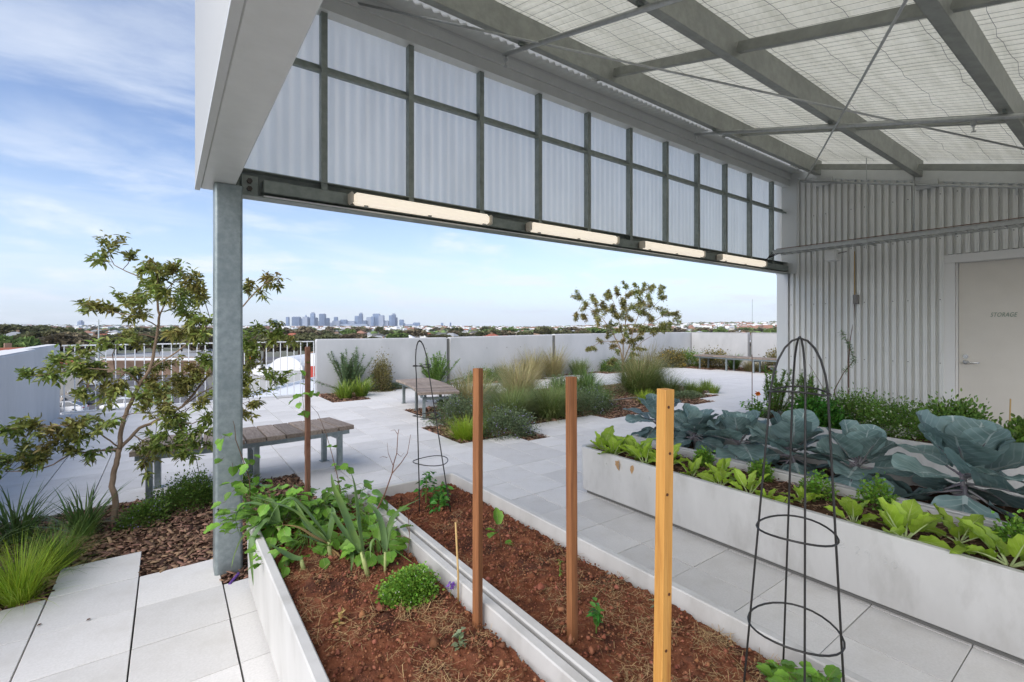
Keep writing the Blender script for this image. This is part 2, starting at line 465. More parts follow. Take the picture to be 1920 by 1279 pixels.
def norm(a):
    return a / np.maximum(np.linalg.norm(a, axis=-1, keepdims=True), 1e-9)

LEAF_T = np.array([0, .34, .72, 1.0])
def leaves(name, mat, P, D, N, L, Wd, parent=None, fold=.25, droop=.15):
    """many small folded leaves: base points P, directions D, up-ish normals N, lengths L, widths Wd"""
    P, D, N = (np.asarray(a, float) for a in (P, D, N)); k = len(P)
    if parent is not None: P = P - np.array(worldloc(parent))
    D = norm(D); Sd = norm(np.cross(D, N)); Nn = norm(np.cross(Sd, D))
    L = np.broadcast_to(np.asarray(L, float), (k,))[:, None]; Wd = np.broadcast_to(np.asarray(Wd, float), (k,))[:, None]
    pts = []
    def pt(t, s_, up):
        return P + D * L * t + Sd * Wd * s_ * .5 + Nn * (Wd * up) - np.array([0, 0, 1.0]) * (L * droop * t * t)
    pts = [pt(0, 0, 0), pt(.36, 0, 0), pt(.72, 0, 0), pt(1, 0, 0), pt(.30, -.95, fold), pt(.68, -.72, fold * .7), pt(.30, .95, fold), pt(.68, .72, fold * .7)]
    V = np.stack(pts, 1).reshape(-1, 3)
    faces = [(0, 1, 4), (0, 6, 1), (4, 1, 2, 5), (1, 6, 7, 2), (5, 2, 3), (2, 7, 3)]
    sz = np.array([len(f) for f in faces]); fl = np.array([i for f in faces for i in f])
    idx = (fl[None, :] + (np.arange(k) * 8)[:, None]).ravel(); sizes = np.tile(sz, k)
    return link(name, np_mesh(name, mat, V, sizes, idx), parent)
def blades(name, mat, P, A, lean, L, Wd, parent=None, droop=.9, seg=5, kink=0.0, taper=1.0):
    """many grass blades: bases P, azimuths A, lean angles from vertical, lengths L, widths Wd"""
    P = np.asarray(P, float); k = len(P)
    if parent is not None: P = P - np.array(worldloc(parent))
    A, lean, L, Wd, droop = (np.broadcast_to(np.asarray(a, float), (k,)) for a in (A, lean, L, Wd, droop))
    hx = np.stack([np.cos(A), np.sin(A), np.zeros(k)], 1); side = np.stack([-np.sin(A), np.cos(A), np.zeros(k)], 1)
    up = np.array([0, 0, 1.0]); pos = P.copy(); rows = []
    for i in range(seg + 1):
        t = i / seg
        w = Wd * (1 - t ** 1.6 * taper) * (0.75 + .5 * min(t * 3, 1) * .5)
        rows.append(np.stack([pos - side * w[:, None] * .5, pos + side * w[:, None] * .5], 1))
        th = lean + droop * t ** 1.3
        pos = pos + (hx * np.sin(th)[:, None] + up * np.cos(th)[:, None]) * (L / seg)[:, None]
    V = np.stack(rows, 1).reshape(k, -1, 3); nv = V.shape[1]
    f = np.array([[2 * i, 2 * i + 1, 2 * i + 3, 2 * i + 2] for i in range(seg)]).ravel()
    idx = (f[None, :] + (np.arange(k) * nv)[:, None]).ravel()
    return link(name, np_mesh(name, mat, V.reshape(-1, 3), np.full(k * seg, 4), idx), parent)
def rdir(k):
    a = rng.normal(size=(k, 3)); return norm(a)
# ================================================================== STRUCTURE
# ------------------------------------------------------------------ roof deck and garden beds
T = 0.4
def cell_xy(i, j):
    return .26 + T * i, (3.62 if i < 4 else 3.72) + T * j
BED_A = set()
for i in range(-5, 2):
    for j in range(0, 4):
        BED_A.add((i, j))
BED_A.discard((-2, 0)); BED_A |= {(0, -1), (1, -1)}
BED_B = set()
for i in range(7, 26):
    for j in range(4, 13):
        BED_B.add((i, j))
for i, j in [(7, 7), (7, 8), (7, 9), (7, 10), (7, 11), (7, 12), (8, 11), (8, 12), (9, 12), (9, 11), (10, 12), (18, 4), (19, 4), (22, 4), (23, 4), (24, 4), (25, 4), (24, 5), (25, 5), (25, 6),
             (21, 12), (22, 12), (23, 12), (24, 12), (25, 12), (24, 11), (25, 11), (25, 10), (25, 9), (10, 4), (11, 4), (12, 4), (13, 4)]:
    BED_B.discard((i, j))
BED_B.add((9, 3))
BED_C = set()
for i in (6, 7): BED_C |= {(i, j) for j in (15, 16, 17, 18)}
for i in range(8, 43): BED_C |= {(i, 18)}
for i in list(range(16, 22)) + list(range(28, 36)): BED_C |= {(i, 17)}
BED_E = {(i, j) for i in range(39, 43) for j in range(8, 18)} | {(38, j) for j in range(14, 18)}
BEDS = BED_A | BED_B | BED_C | BED_E

deck = MB().box(-1.75, 18.1, -6, 11.42, -.6, -.05).build('roof_deck', 'deck'); tag(deck, kind='structure')
paving = thing('paving', None, None, (0, 0, 0), kind='structure')
pm = {}
def paver_mesh(key):
    if key not in pm:
        b = MB(); b.cbox(.0038, T - .0038, .0022, T - .0022, -.04, 0, .0014); pm[key] = b.mesh('paver', 'paver')
    return pm[key]
cand = []
for i in range(-5, 44):
    for j in range(-20, 19):
        x, y = cell_xy(i, j)
        if (i, j) in BEDS or x < -1.42 or x + T > 17.75 or y + T > 11.22: continue
        if y < 3.1 and i >= 4 and (7.8 < x): continue
        cx, cy = x + T / 2, y + T / 2
        d = cx * FW[0] + cy * FW[1]; r = cx * RT[0] + cy * RT[1]
        vis = d > .6 and abs(r) < 1.13 * d + .2 and 665 * d > FPX * 1.35
        hid = (-1.3 < y < 2.9) and (.45 < cx < 1.7 or 3.15 < cx < 7.9)
        if 7.7 < cx and cy < 3.5: vis = False
        cand.append((d if (vis and not hid) else 99 + d, x, y))
cand.sort()
far = MB()
for k, (d, x, y) in enumerate(cand):
    if k < 300:
        o = link('paver', paver_mesh(0), paving)
        o.location = (x + random.uniform(-.0006, .0006), y + random.uniform(-.0006, .0006), random.uniform(-.0016, .0008)); o.rotation_euler.z = random.uniform(-.0012, .0012)
    else:
        z = random.uniform(-.0015, .0008)
        far.box(x + .004, x + T - .004, y + .0026, y + T - .0026, -.04, z)
o = far.build('paver_field', 'paver_far', paving); o['kind'] = 'stuff'

tag(MB().box(-1.56, -1.346, 2.5, 11.12, -.04, -.002).build('paving_edge', 'paver_far'), kind='structure')
tag(MB().box(-1.56, 2.74, 11.13, 11.40, -.04, -.003).build('paving_edge', 'paver_far'), kind='structure')
def bed_base(cells, name):
    b = MB(); n = 6
    for i, j in sorted(cells):
        x, y = cell_xy(i, j); V = []
        for a in range(n + 1):
            for c in range(n + 1):
                p = Vector((x + T * a / n, y + T * c / n, 0)); edge = 0
                V.append((p.x, p.y, -.022 + .014 * noise.noise(p * 4.1) + .008 * noise.noise(p * 17)))
        b.add(V, [(a * (n + 1) + c, (a + 1) * (n + 1) + c, (a + 1) * (n + 1) + c + 1, a * (n + 1) + c + 1) for a in range(n) for c in range(n)])
    return tag(b.build(name, 'soil_dark', smooth=True), kind='structure')
bed_base(BED_A, 'garden_bed'); bed_base(BED_B, 'garden_bed'); bed_base(BED_C, 'garden_bed'); bed_base(BED_E, 'garden_bed')
def chips(cells, per, size, name, label, spots=None):
    cells = sorted(cells); k = per * len(cells)
    ci = rng.integers(0, len(cells), k); xy = np.array([cell_xy(*c) for c in cells])[ci] + rng.random((k, 2)) * T
    z = rng.uniform(-.018, .004, k); L = size * rng.lognormal(0, .45, k); Wd = L * rng.uniform(.22, .6, k); H = rng.uniform(.003, .008, k)
    a = rng.random(k) * 6.283; tl = rng.normal(0, .28, k); rl = rng.normal(0, .3, k)
    ex = np.stack([np.cos(a) * np.cos(tl), np.sin(a) * np.cos(tl), np.sin(tl)], 1)
    ey = np.stack([-np.sin(a) * np.cos(rl), np.cos(a) * np.cos(rl), np.sin(rl)], 1); ez = norm(np.cross(ex, ey))
    P = np.concatenate([xy, z[:, None]], 1); V = []
    for c_ in (-1, 1):
        for p, q, sh in ((-1, -.8, 1), (1, -.5, 1), (.85, 1, 1), (-.7, .9, 1)):
            V.append(P + ex * (L * p / 2)[:, None] + ey * (Wd * q / 2)[:, None] + ez * (H * c_ / 2)[:, None])
    V = np.stack(V, 1).reshape(-1, 3)
    f = np.array([3, 2, 1, 0, 4, 5, 6, 7, 0, 1, 5, 4, 1, 2, 6, 5, 2, 3, 7, 6, 3, 0, 4, 7])
    idx = (f[None] + (np.arange(k) * 8)[:, None]).ravel()
    return tag(link(name, np_mesh(name, 'chip', V, np.full(k * 6, 4), idx)), label, 'mulch', None, 'stuff')
chips(BED_A, 330, .034, 'bark_mulch', 'brown bark chips covering the bed around the near tree')
chips(BED_B, 110, .042, 'bark_mulch', 'brown bark chips covering the stepped island bed')
chips(BED_C | BED_E, 60, .05, 'bark_mulch', 'brown bark chips along the foot of the far parapet')

# ------------------------------------------------------------------ parapets
def panel(parent, p, q, z0h, z1h, th, proud=0.0, mat='wall_panel'):
    """one precast panel from p to q (plan), top heights at both ends; inner face on the p-q line"""
    p, q = Vector((*p, 0)), Vector((*q, 0)); d = (q - p).normalized(); nrm = Vector((-d.y, d.x, 0))
    a, b_ = p - nrm * proud, q - nrm * proud; c_, e = p + nrm * th, q + nrm * th
    up = Vector((0, 0, 1)); ch = .012
    def ring(z, ins, f0=z0h, f1=z1h):
        return [a + d * ins + nrm * ins + up * (z * f0), b_ - d * ins + nrm * ins + up * (z * f1), e - d * ins - nrm * ins + up * (z * f1), c_ + d * ins - nrm * ins + up * (z * f0)]
    L = [[v + up * -.05 for v in ring(0, 0)], ring(1 - ch, 0), ring(1, ch)]
    o = MB().loops(L, cap0=True, cap1=False).build('wall_panel', mat, parent)
    tp = ring(1, ch); lo = [v + up * .002 for v in tp]; hi = [v + up * .007 for v in tp]
    MB().loops([lo, hi], cap0=True, cap1=True).build('sunlit_top', 'wall_top_sunlit', o)  # thin paler top: sun catching the panel edge is put into its colour
    return o
def tie_holes(parent, pts):
    for p, nrm in pts:
        p = Vector(p); nr = Vector(nrm)
        MB().tube([p - nr * .004, p + nr * .003], .011, 10).build('tie_hole', 'joint_dark', parent)
w = thing('parapet_wall', 'pale concrete parapet of three panels behind the island bed, city skyline above it', 'parapet', (2.72, 11.22, 0))
P1 = panel(w, (2.72, 11.22), (6.02, 11.22), 1.225, 1.225, .18)
P2 = panel(w, (6.13, 11.22), (9.78, 11.26), 1.228, 1.27, .18)
P3 = panel(w, (9.90, 11.26), (17.72, 11.5), 1.28, 1.30, .18)
for x, z in ((6.02, 1.2), (9.78, 1.25)):
    MB().box(x - .02, x + .15, 11.27, 11.33, -.05, z).build('joint_backing', 'joint_dark', w)
tie_holes(P1, [((5.12, 11.22, .93), (0, -1, 0)), ((5.42, 11.22, .95), (0, -1, 0)), ((3.2, 11.22, .3), (0, -1, 0))])
tie_holes(P2, [((7.3, 11.22, .92), (0, -1, 0)), ((8.0, 11.23, .92), (0, -1, 0)), ((8.5, 11.235, .92), (0, -1, 0))])
w = thing('parapet_wall', 'concrete parapet with shade in its colour, two panels behind the long far bench', 'parapet', (17.74, 9, 0))
panel(w, (17.74, 11.44), (17.74, 9.1), 1.30, 1.30, -.18, 0, 'wall_panel_shaded')
panel(w, (17.74, 8.95), (17.74, 3.0), 1.30, 1.30, -.18, 0, 'wall_panel_shaded')
MB().box(17.80, 17.86, 8.94, 9.11, -.05, 1.28).build('joint_backing', 'joint_dark', w)
w = thing('parapet_wall', 'white concrete parapet at the edge beside the balustrade and near tree', 'parapet', (-1.47, 8, 0))
panel(w, (-1.40, 3.0), (-1.40, 8.72), 1.19, 1.205, .30)
panel(w, (-1.50, 8.725), (-1.50, 11.12), 1.205, 1.205, .17)

# ------------------------------------------------------------------ balustrade
bl = thing('balustrade', 'white steel balustrade of thin upright bars between the two parapets', 'balustrade', (-1.46, 11.18, 0))
MB().beam((-1.48, 11.18, 1.185), (2.66, 11.24, 1.185), .045, .022).build('top_rail', 'white_paint', bl)
MB().beam((-1.48, 11.18, .02), (2.66, 11.24, .02), .045, .022).build('bottom_rail', 'white_paint', bl)
bar = MB().box(-.008, .008, -.008, .008, 0, 1.143).mesh('baluster', 'white_paint')
nb = 31
for k in range(nb):
    o = link('baluster', bar, bl); t = k / (nb - 1); o.location = (.005 + 4.11 * t, .06 * t, .031)

# ------------------------------------------------------------------ canopy roof
def zr(y):
    return 3.68 + .28 * (y - 1.9)
RX0, RX1, RY0, RY1 = .17, 8.2, -1.55, 3.62
SL = math.sqrt(1 + .28 ** 2)
roof = thing('canopy_roof', 'sloping steel canopy roof with pale wire-held insulation over the planters', 'roof', (RX0, RY0, 0))
# insulated sheet seen from below: soft ribs running up the slope
b = MB(); nx, ny = 640, 18; V = []
for a in range(nx + 1):
    x = RX0 + (RX1 - RX0) * a / nx
    for c in range(ny + 1):
        y = RY0 + (3.075 - RY0) * c / ny
        amp = .011 * (.6 + .8 * (noise.noise(Vector((x * .7, y * 1.3, 3))) + .5))
        sag = .012 * noise.noise(Vector((x * 1.4, y * 1.8, 9)))
        V.append((x, y, zr(y) + .012 + amp * math.sin(2 * math.pi * x / .0762 + 1.2 * noise.noise(Vector((x * 3, y * 2.5, 1)))) + sag))
b.add(V, [(a * (ny + 1) + c, a * (ny + 1) + c + 1, (a + 1) * (ny + 1) + c + 1, (a + 1) * (ny + 1) + c) for a in range(nx) for c in range(ny)])
b.build('insulation_blanket', 'insulation', roof, smooth=True)
# outer corrugated sheet above it
b = MB(); V = []; nx = 8 * 106
for a in range(nx + 1):
    x = RX0 - .02 + (RX1 + .02 - RX0) * a / nx
    for y in (RY0, RY1):
        V.append((x, y, zr(y) + .055 + .009 * math.sin(2 * math.pi * x / .0762)))
b.add(V, [(2 * a, 2 * a + 1, 2 * a + 3, 2 * a + 2) for a in range(nx)])
b.build('roof_sheet', 'roof_translucent', roof, smooth=True)
# the wire mesh under the blanket
b = MB()
x = RX0 + .03
while x < 7.86:
    pts = []
    for c in range(15):
        y = RY0 + (3.02 - RY0) * c / 14
        pts.append((x + .012 * noise.noise(Vector((x * 9, y * 2.2, 4))), y, zr(y) - .008 + .006 * noise.noise(Vector((x * 5, y * 3, 7)))))
    b.tube(pts, .0011, 3, False); x += .0762 * random.uniform(.85, 1.25)
y = RY0 + .1
while y < 3.0:
    pts = [(RX0 + (7.86 - RX0) * c / 60, y + .03 * noise.noise(Vector((c * .5, y * 7, 2))), zr(y) - .01) for c in range(61)]
    b.tube(pts, .0013, 3, False); y += .29
o = b.build('wire_mesh', 'wire_dark', roof); o['kind'] = 'stuff'
# C purlins
PUR = [3.04, 1.87, .72, -.42, -1.45]
for y in PUR:
    p = MB(); zt = zr(y) - .004; zb = zt - .215; t = .004; w_ = .072
    sk = .28 * .5
    p.box(RX0 + .17, 7.87, y - w_ - t, y - w_, zb - .016, zt - .021)
    p.obox(((RX0 + 8.04) / 2, y - w_ / 2, zb + t / 2 - .008), ((7.7 - RX0) / 2 + .0, 0, 0), (0, w_ / 2, w_ / 2 * .24), (0, 0, t / 2))
    p.obox(((RX0 + 8.04) / 2, y - w_ / 2, zt - t / 2 - .008), ((7.7 - RX0) / 2, 0, 0), (0, w_ / 2, w_ / 2 * .24), (0, 0, t / 2))
    p.box(RX0 + .17, 7.87, y, y + .003, zb - .001, zb + .016)
    p.build('purlin', 'steel_beam', roof)
# bridging between the purlins and its clips
for x in (1.05, 3.31, 5.57, 7.62):
    for ya, yb in zip([3.36] + PUR[:-1], PUR):
        if ya == 3.36: ya_ = 3.30
        else: ya_ = ya - .08
        p0, p1 = Vector((x, ya_, zr(ya_) - .13)), Vector((x, yb - .070, zr(yb - .07) - .13)); yb -= .0715
        q = MB(); q.beam(p0, p1, .003, .07); q.beam(p0 + Vector((.02, 0, -.036)), p1 + Vector((.02, 0, -.036)), .042, .003)
        q.build('bridging_angle', 'steel_beam', roof)
        q = MB(); q.box(x - .03, x - .024, yb + .006, yb + .05, zr(yb) - .2, zr(yb) - .06); q.box(x - .03, x + .012, yb + .0045, yb + .0085, zr(yb) - .2, zr(yb) - .06)
        for zz in (-.16, -.1): q.tube([(x - .038, yb + .03, zr(yb) + zz), (x - .02, yb + .03, zr(yb) + zz)], .008, 6)
        q.build('cleat', 'bolt', roof)
# eave members above the screen
e = MB(); e.box(.34, 7.88, 3.405, 3.50, 3.705, 3.80); e.build('head_channel', 'fascia', roof)
e = MB(); e.box(.34, 7.88, 3.385, 3.40, 3.80, 3.875); e.box(.34, 7.88, 3.40, 3.47, 3.803, 3.812); e.build('head_angle', 'fascia', roof)
e = MB(); nn = 8 * 100; V = []
for a in range(nn + 1):                                      # flat sole whose inner edge follows the ribs of the sheet
    x = .34 + 7.54 * a / nn; ye = 3.205 + .014 * math.sin(2 * math.pi * x / .0762)
    V += [(x, 3.392, 3.905), (x, ye, 3.868), (x, ye, 3.880), (x, 3.392, 3.918)]
e.add(V, [(4 * a + q, 4 * a + (q + 1) % 4, 4 * a + 4 + (q + 1) % 4, 4 * a + 4 + q) for a in range(nn) for q in range(4)])
e.build('gutter_sole', 'fascia', roof)
e = MB(); e.box(.34, 7.88, 3.395, 3.401, 3.876, 4.13); e.build('gutter_side', 'clad_white', roof)
e = MB(); e.box(.34, 7.88, 3.401, 3.62, 3.802, 4.10); e.build('eave_lining', 'fascia', roof)

# ------------------------------------------------------------------ column and fascia beam
c = thing('steel_column', 'galvanised square steel column standing beside the near planter', 'column', (.302, 3.43, 0))
L = []
for z in (-.03, 2.378):
    lp = []
    for k, (sx, sy) in enumerate(((-1, -1), (1, -1), (1, 1), (-1, 1))):
        for t in range(5):
            a = math.pi * (1 + k * .5) + t / 4 * math.pi / 2
            lp.append(Vector((.302 + sx * .057 + .018 * math.cos(a), 3.43 + sy * .057 + .018 * math.sin(a), z)))
    L.append(lp)
MB().loops(L, cap0=True, cap1=True).build('shaft', 'steel', c, smooth=False)
MB().tube([(.24, 3.352, .40), (.245, 3.345, .405), (.25, 3.35, .36)], .003, 5).build('cable_end', 'cable', c)
fb = thing('fascia_beam', 'wide pale metal fascia beam with ribbed white cladding above the column', 'beam', (.16, 1, 2.38))
MB().cbox(.166, .34, RY0, 3.585, 2.381, 2.62, .006).build('soffit', 'fascia', fb)
MB().box(.136, .165, RY0, 3.592, 2.374, 2.390).build('drip_edge', 'flashing', fb)
def corr_sheet(prof, p0, d, L_, zb, zt, pitch, depth, nrm, kind):
    """vertical ribbed sheet starting at plan point p0 along d for L_ metres; zb/zt functions of plan point"""
    V = []; F = []; s_ = 0; pts = []
    n_ = int(round(L_ / pitch))
    for k in range(n_):
        if kind == 'sine':
            for q in range(8): pts.append(((k + q / 8) * pitch, depth * .5 * math.sin(2 * math.pi * q / 8)))
        else:
            for q, h_ in ((0, 0), (.34, 0), (.42, depth), (.66, depth), (.68, depth - .003), (.74, depth - .003), (.76, depth), (.93, depth)): pts.append(((k + q) * pitch, h_))
    pts.append((n_ * pitch, 0))
    for s_, h_ in pts:
        p = Vector(p0) + Vector(d) * s_ + Vector(nrm) * h_
        V += [(p.x, p.y, zb(p)), (p.x, p.y, zt(p))]
    m_ = len(pts)
    return MB().add(V, [(2 * a, 2 * a + 2, 2 * a + 3, 2 * a + 1) for a in range(m_ - 1)])
for k in range(7):
    y0 = 3.59 - .762 * k
    corr_sheet(None, (.148, y0, 0), (0, -1, 0), .762, lambda p: 2.388, lambda p: zr(p.y) + .12, .0762 / 2, .013, (1, 0, 0), 'sine').build('cladding_sheet', 'clad_fascia', fb, smooth=True)
MB().box(.139, .165, 3.593, 3.612, 2.376, 4.28).build('corner_flashing', 'flashing', fb)

# ------------------------------------------------------------------ translucent screen over the opening
sc = thing('translucent_screen', 'translucent ribbed screen in a grey steel frame over the garden opening', 'screen', (.37, 3.5, 2.33))
XS = [.885 + .6515 * k for k in range(11)]
edges = [.16] + XS + [7.93]
for a, b_ in zip(edges[:-1], edges[1:]):
    q = MB(); nn = max(8, int((b_ - a) / .0762 * 8)); V = []
    for k in range(nn + 1):
        x = a + (b_ - a) * k / nn; yy = 3.525 + .006 * math.sin(2 * math.pi * x / .0762)
        V += [(x, yy, 2.43), (x, yy, 3.79)]
    q.add(V, [(2 * k, 2 * k + 2, 2 * k + 3, 2 * k + 1) for k in range(nn)])
    q.build('polycarbonate_sheet', 'polycarbonate', sc, smooth=True)
for x in XS:
    q = MB(); q.box(x - .021, x + .021, 3.440, 3.444, 2.40, 3.735); q.box(x - .021, x - .017, 3.444, 3.50, 2.40, 3.735); q.build('stud', 'steel_dark', sc)
q = MB(); q.box(.37, 7.90, 3.452, 3.512, 3.300, 3.306); q.box(.37, 7.90, 3.508, 3.512, 3.306, 3.362); q.box(.37, 7.90, 3.452, 3.456, 3.286, 3.3); q.build('mid_rail', 'steel_dark', sc)
bm = thing('screen_beam', 'galvanised channel beam carrying the batten lights under the screen', 'beam', (.37, 3.45, 2.33))
q = MB(); q.box(.345, 7.92, 3.500, 3.506, 2.335, 2.515); q.box(.37, 7.92, 3.43, 3.50, 2.509, 2.515); q.box(.37, 7.92, 3.40, 3.50, 2.335, 2.341); q.build('web', 'steel_dark', bm)
MB().cbox(.50, 7.92, 3.425, 3.499, 2.375, 2.462, .006).build('cover_rail', 'steel_dark', bm)
MB().cbox(.379, .478, 3.462, 3.499, 2.352, 2.485, .004).build('end_plate', 'steel_dark', bm)
for z in (2.395, 2.445): MB().tube([(.425, 3.462, z), (.425, 3.446, z)], .017, 6).build('bolt', 'bolt', bm)
MB().box(.50, 7.9, 3.403, 3.425, 2.342, 2.352).build('drip_strip', 'flashing', bm)
LAB = ['lit batten light nearest the column under the screen, longest in view', 'lit batten light second from the column under the screen', 'lit batten light third from the column under the screen', 'lit batten light closest to the storage wall under the screen']
for k, x in enumerate((1.03, 2.63, 4.22, 5.78)):
    t = thing('batten_light', LAB[k], 'light', (x, 3.41, 2.39), 'batten lights under the screen')
    MB().cbox(x + .03, x + 1.17, 3.325, 3.405, 2.372, 2.455, .02).build('diffuser', 'lamp_glow', t, smooth=False)
    for xx in (x, x + 1.172): MB().cbox(xx, xx + .028, 3.325, 3.405, 2.372, 2.455, .012).build('end_cap', 'lamp_end', t)
    MB().box(x + .01, x + 1.19, 3.408, 3.422, 2.385, 2.445).build('back_plate', 'plastic_grey', t)
    for xx in (x + .1, x + .6, x + 1.1): MB().box(xx, xx + .03, 3.335, 3.35, 2.362, 2.3715).build('clip', 'chrome', t)

# ------------------------------------------------------------------ storage room
sr = thing('storage_building', 'ribbed metal storage room wall with a beige door', 'building', (7.9, 1, 0))
WX = 7.90
def ztop(p): return zr(p.y) - .25
y = 3.43; k = 0
while y > -1.4:
    L_ = .08 * 9
    if y - L_ > 1.56 or y < .40:
        corr_sheet(None, (WX, y, 0), (0, -1, 0), L_, lambda p: .02, ztop, .08, .042, (-1, 0, 0), 'trap').build('wall_sheet', 'clad_wall', sr)
    elif y > 1.6:
        n1 = int(math.ceil((y - 1.60) / .08)); L1 = n1 * .08
        if n1: corr_sheet(None, (WX, y, 0), (0, -1, 0), L1, lambda p: .02, ztop, .08, .042, (-1, 0, 0), 'trap').build('wall_sheet', 'clad_wall', sr)
        corr_sheet(None, (WX, y - L1, 0), (0, -1, 0), L_ - L1, lambda p: 2.41, ztop, .08, .042, (-1, 0, 0), 'trap').build('wall_sheet', 'clad_wall', sr)
    else:
        corr_sheet(None, (WX, y, 0), (0, -1, 0), L_, lambda p: 2.41, ztop, .08, .042, (-1, 0, 0), 'trap').build('wall_sheet', 'clad_wall', sr)
    y -= L_
q = MB(); q.box(WX - .045, WX + .1, 3.435, 3.60, 0, 2.335); q.build('corner_flashing', 'flashing', sr)
q = MB(); q.box(WX - .05, WX + .1, 3.30, 3.61, 2.337, 4.02); q.build('corner_flashing', 'flashing', sr)
q = MB()                                                     # sloping head member on the wall
q.beam((WX - .05, RY0 + .05, zr(RY0) - .16), (WX - .05, 3.35, zr(3.35) - .16), .02, .20); q.build('head_plate', 'fascia', sr)
q = MB()
for yy in (3.05, 1.88):
    q = MB(); q.box(WX - .09, WX - .03, yy - .24, yy - .03, zr(yy) - .40, zr(yy) - .30); q.build('fixing_bracket', 'flashing', sr)
for z0 in (3.18, 2.62, 1.85, 1.05):
    for kk in range(22):
        yy = 3.43 - .043 - kk * .16
        if (1.6 > yy > .45 and z0 < 2.45) or z0 > zr(yy) - .3 or kk % 3 == 1: continue
        MB().tube([(WX - .041, yy, z0), (WX - .047, yy, z0)], .006, 6).build('screw', 'bolt', sr)
MB().box(WX + .03, 11, -1.5, .352, 0, 2.6).build('light_block', 'joint_dark', sr); MB().box(WX + .03, 11, 1.61, 3.42, 0, 3.3).build('light_block', 'joint_dark', sr); MB().box(WX + .11, 11, .355, 1.605, 0, 2.9).build('light_block', 'joint_dark', sr); MB().box(WX + .035, WX + .1, .36, 1.6, 2.407, 2.9).build('light_block', 'joint_dark', sr)  # unseen solid boxes added behind the sheets and door to block light
dr = thing('storage_door', 'beige flush metal door with lever handle and small STORAGE lettering', 'door', (WX - .02, 1, 0))
MB().cbox(WX + .012, WX + .055, .50, 1.465, .012, 2.292, .002).build('door_leaf', 'door_paint', dr)
fr = MB(); fr.box(WX - .03, WX + .10, 1.492, 1.60, 0, 2.30); fr.box(WX - .03, WX + .10, .36, .468, 0, 2.30); fr.box(WX - .03, WX + .10, .36, 1.60, 2.302, 2.405)
fr.box(WX + .0, WX + .03, 1.468, 1.49, 0, 2.30); fr.box(WX + .0, WX + .03, .47, 1.49, 2.294, 2.301); fr.build('door_frame', 'frame_paint', dr)
hd = MB(); hd.tube([(WX + .012, 1.40, 1.075), (WX - .012, 1.40, 1.075)], .027, 14); hd.tube([(WX - .012, 1.40, 1.075), (WX - .045, 1.40, 1.075), (WX - .05, 1.385, 1.075), (WX - .05, 1.27, 1.073)], .010, 8)
hd.build('lever_handle', 'chrome', dr, smooth=True)
MB().tube([(WX + .012, 1.40, 1.145), (WX - .006, 1.40, 1.145)], .025, 14).build('lock_cylinder', 'chrome', dr)
cu = bpy.data.curves.new('lettering', 'FONT'); cu.body = 'STORAGE'; cu.size = .074; cu.shear = .3; cu.extrude = .0008; cu.space_character = 1.08
to = bpy.data.objects.new('lettering_source', cu); COL.objects.link(to)
bpy.context.view_layer.update()
me = bpy.data.meshes.new_from_object(to.evaluated_get(bpy.context.evaluated_depsgraph_get())); bpy.data.objects.remove(to)
xs_ = [v.co.x for v in me.vertices]; k_ = .222 / (max(xs_) - min(xs_))
for v in me.vertices: v.co.x *= k_
me.materials.clear(); me.materials.append(MATS['sign_green'])
o = link('lettering', me, dr); o.rotation_euler = (math.pi / 2, 0, -math.pi / 2); o.location = Vector((WX + .010, 1.188, 1.625)) - dr.location

# ------------------------------------------------------------------ pipes, rods, tray and small fittings
def zp(y): return zr(y) - .265
def sprinkler_pipe(x, y0, y1, label, heads):
    t = thing('sprinkler_pipe', label, 'pipe', (x, y0, zp(y0)), 'sprinkler pipes under the roof')
    MB().tube([(x, y0, zp(y0)), (x, (y0 + y1) / 2, zp((y0 + y1) / 2)), (x, y1, zp(y1))], .019, 10).build('pipe', 'tray', t, smooth=True)
    for yy in heads:
        q = MB(); z = zp(yy); q.tube([(x, yy, z - .015), (x, yy, z - .06), (x, yy, z - .065), (x, yy, z - .10)], [.013, .013, .007, .005], 8); q.tube([(x, yy, z - .10), (x, yy, z - .104)], .016, 8)
        q.tube([(x, yy, z - .03), (x, yy, z - .05)], .02, 8); q.build('sprinkler_head', 'tray', t)
    for yy in PUR[:3]:
        if y1 < yy < y0:
            q = MB(); z = zp(yy); q.box(x - .028, x + .028, yy - .05, yy - .03, z + .012, z + .05); q.build('pipe_clip', 'steel_dark', t)
sprinkler_pipe(2.28, 3.24, -1.2, 'pale sprinkler pipe overhead nearest the column end of the roof', [3.22])
sprinkler_pipe(5.05, 3.24, -1.2, 'pale sprinkler pipe crossing mid roof above the wire obelisks', [3.22, .85])
t = thing('sprinkler_pipe', 'pale pipe running along the top of the storage wall with a hanging drop', 'pipe', (7.76, 3.1, 3.6), 'sprinkler pipes under the roof')
MB().tube([(7.76, 3.22, zr(3.22) - .33), (7.76, -1.2, zr(-1.2) - .33)], .017, 10).build('pipe', 'tray', t, smooth=True)
MB().tube([(7.74, 1.86, zr(1.86) - .2), (7.74, 1.86, 2.62)], .011, 8).build('drop_pipe', 'tray', t, smooth=True)
q = MB(); zz = zr(.95) - .33; q.tube([(7.76, .95, zz), (7.76, .95, zz - .09)], [.016, .007], 8); q.build('sprinkler_head', 'tray', t)
def rod(p, q, label):
    p, q = Vector(p), Vector(q)
    t = thing('brace_rod', label, 'rod', p, 'roof bracing rods')
    MB().tube([p, q], .0085, 8).build('bar', 'tray', t, smooth=True)
    for e_, dd in ((p, q - p), (q, p - q)):
        dd = dd.normalized(); MB().tube([e_ + dd * .06, e_ + dd * .16], .014, 8).build('turnbuckle', 'tray', t)
rod((.9, 3.5, zr(3.5) - .27), (7.2, .12, zr(.12) - .27), 'dark bracing rod running diagonally across the whole roof')
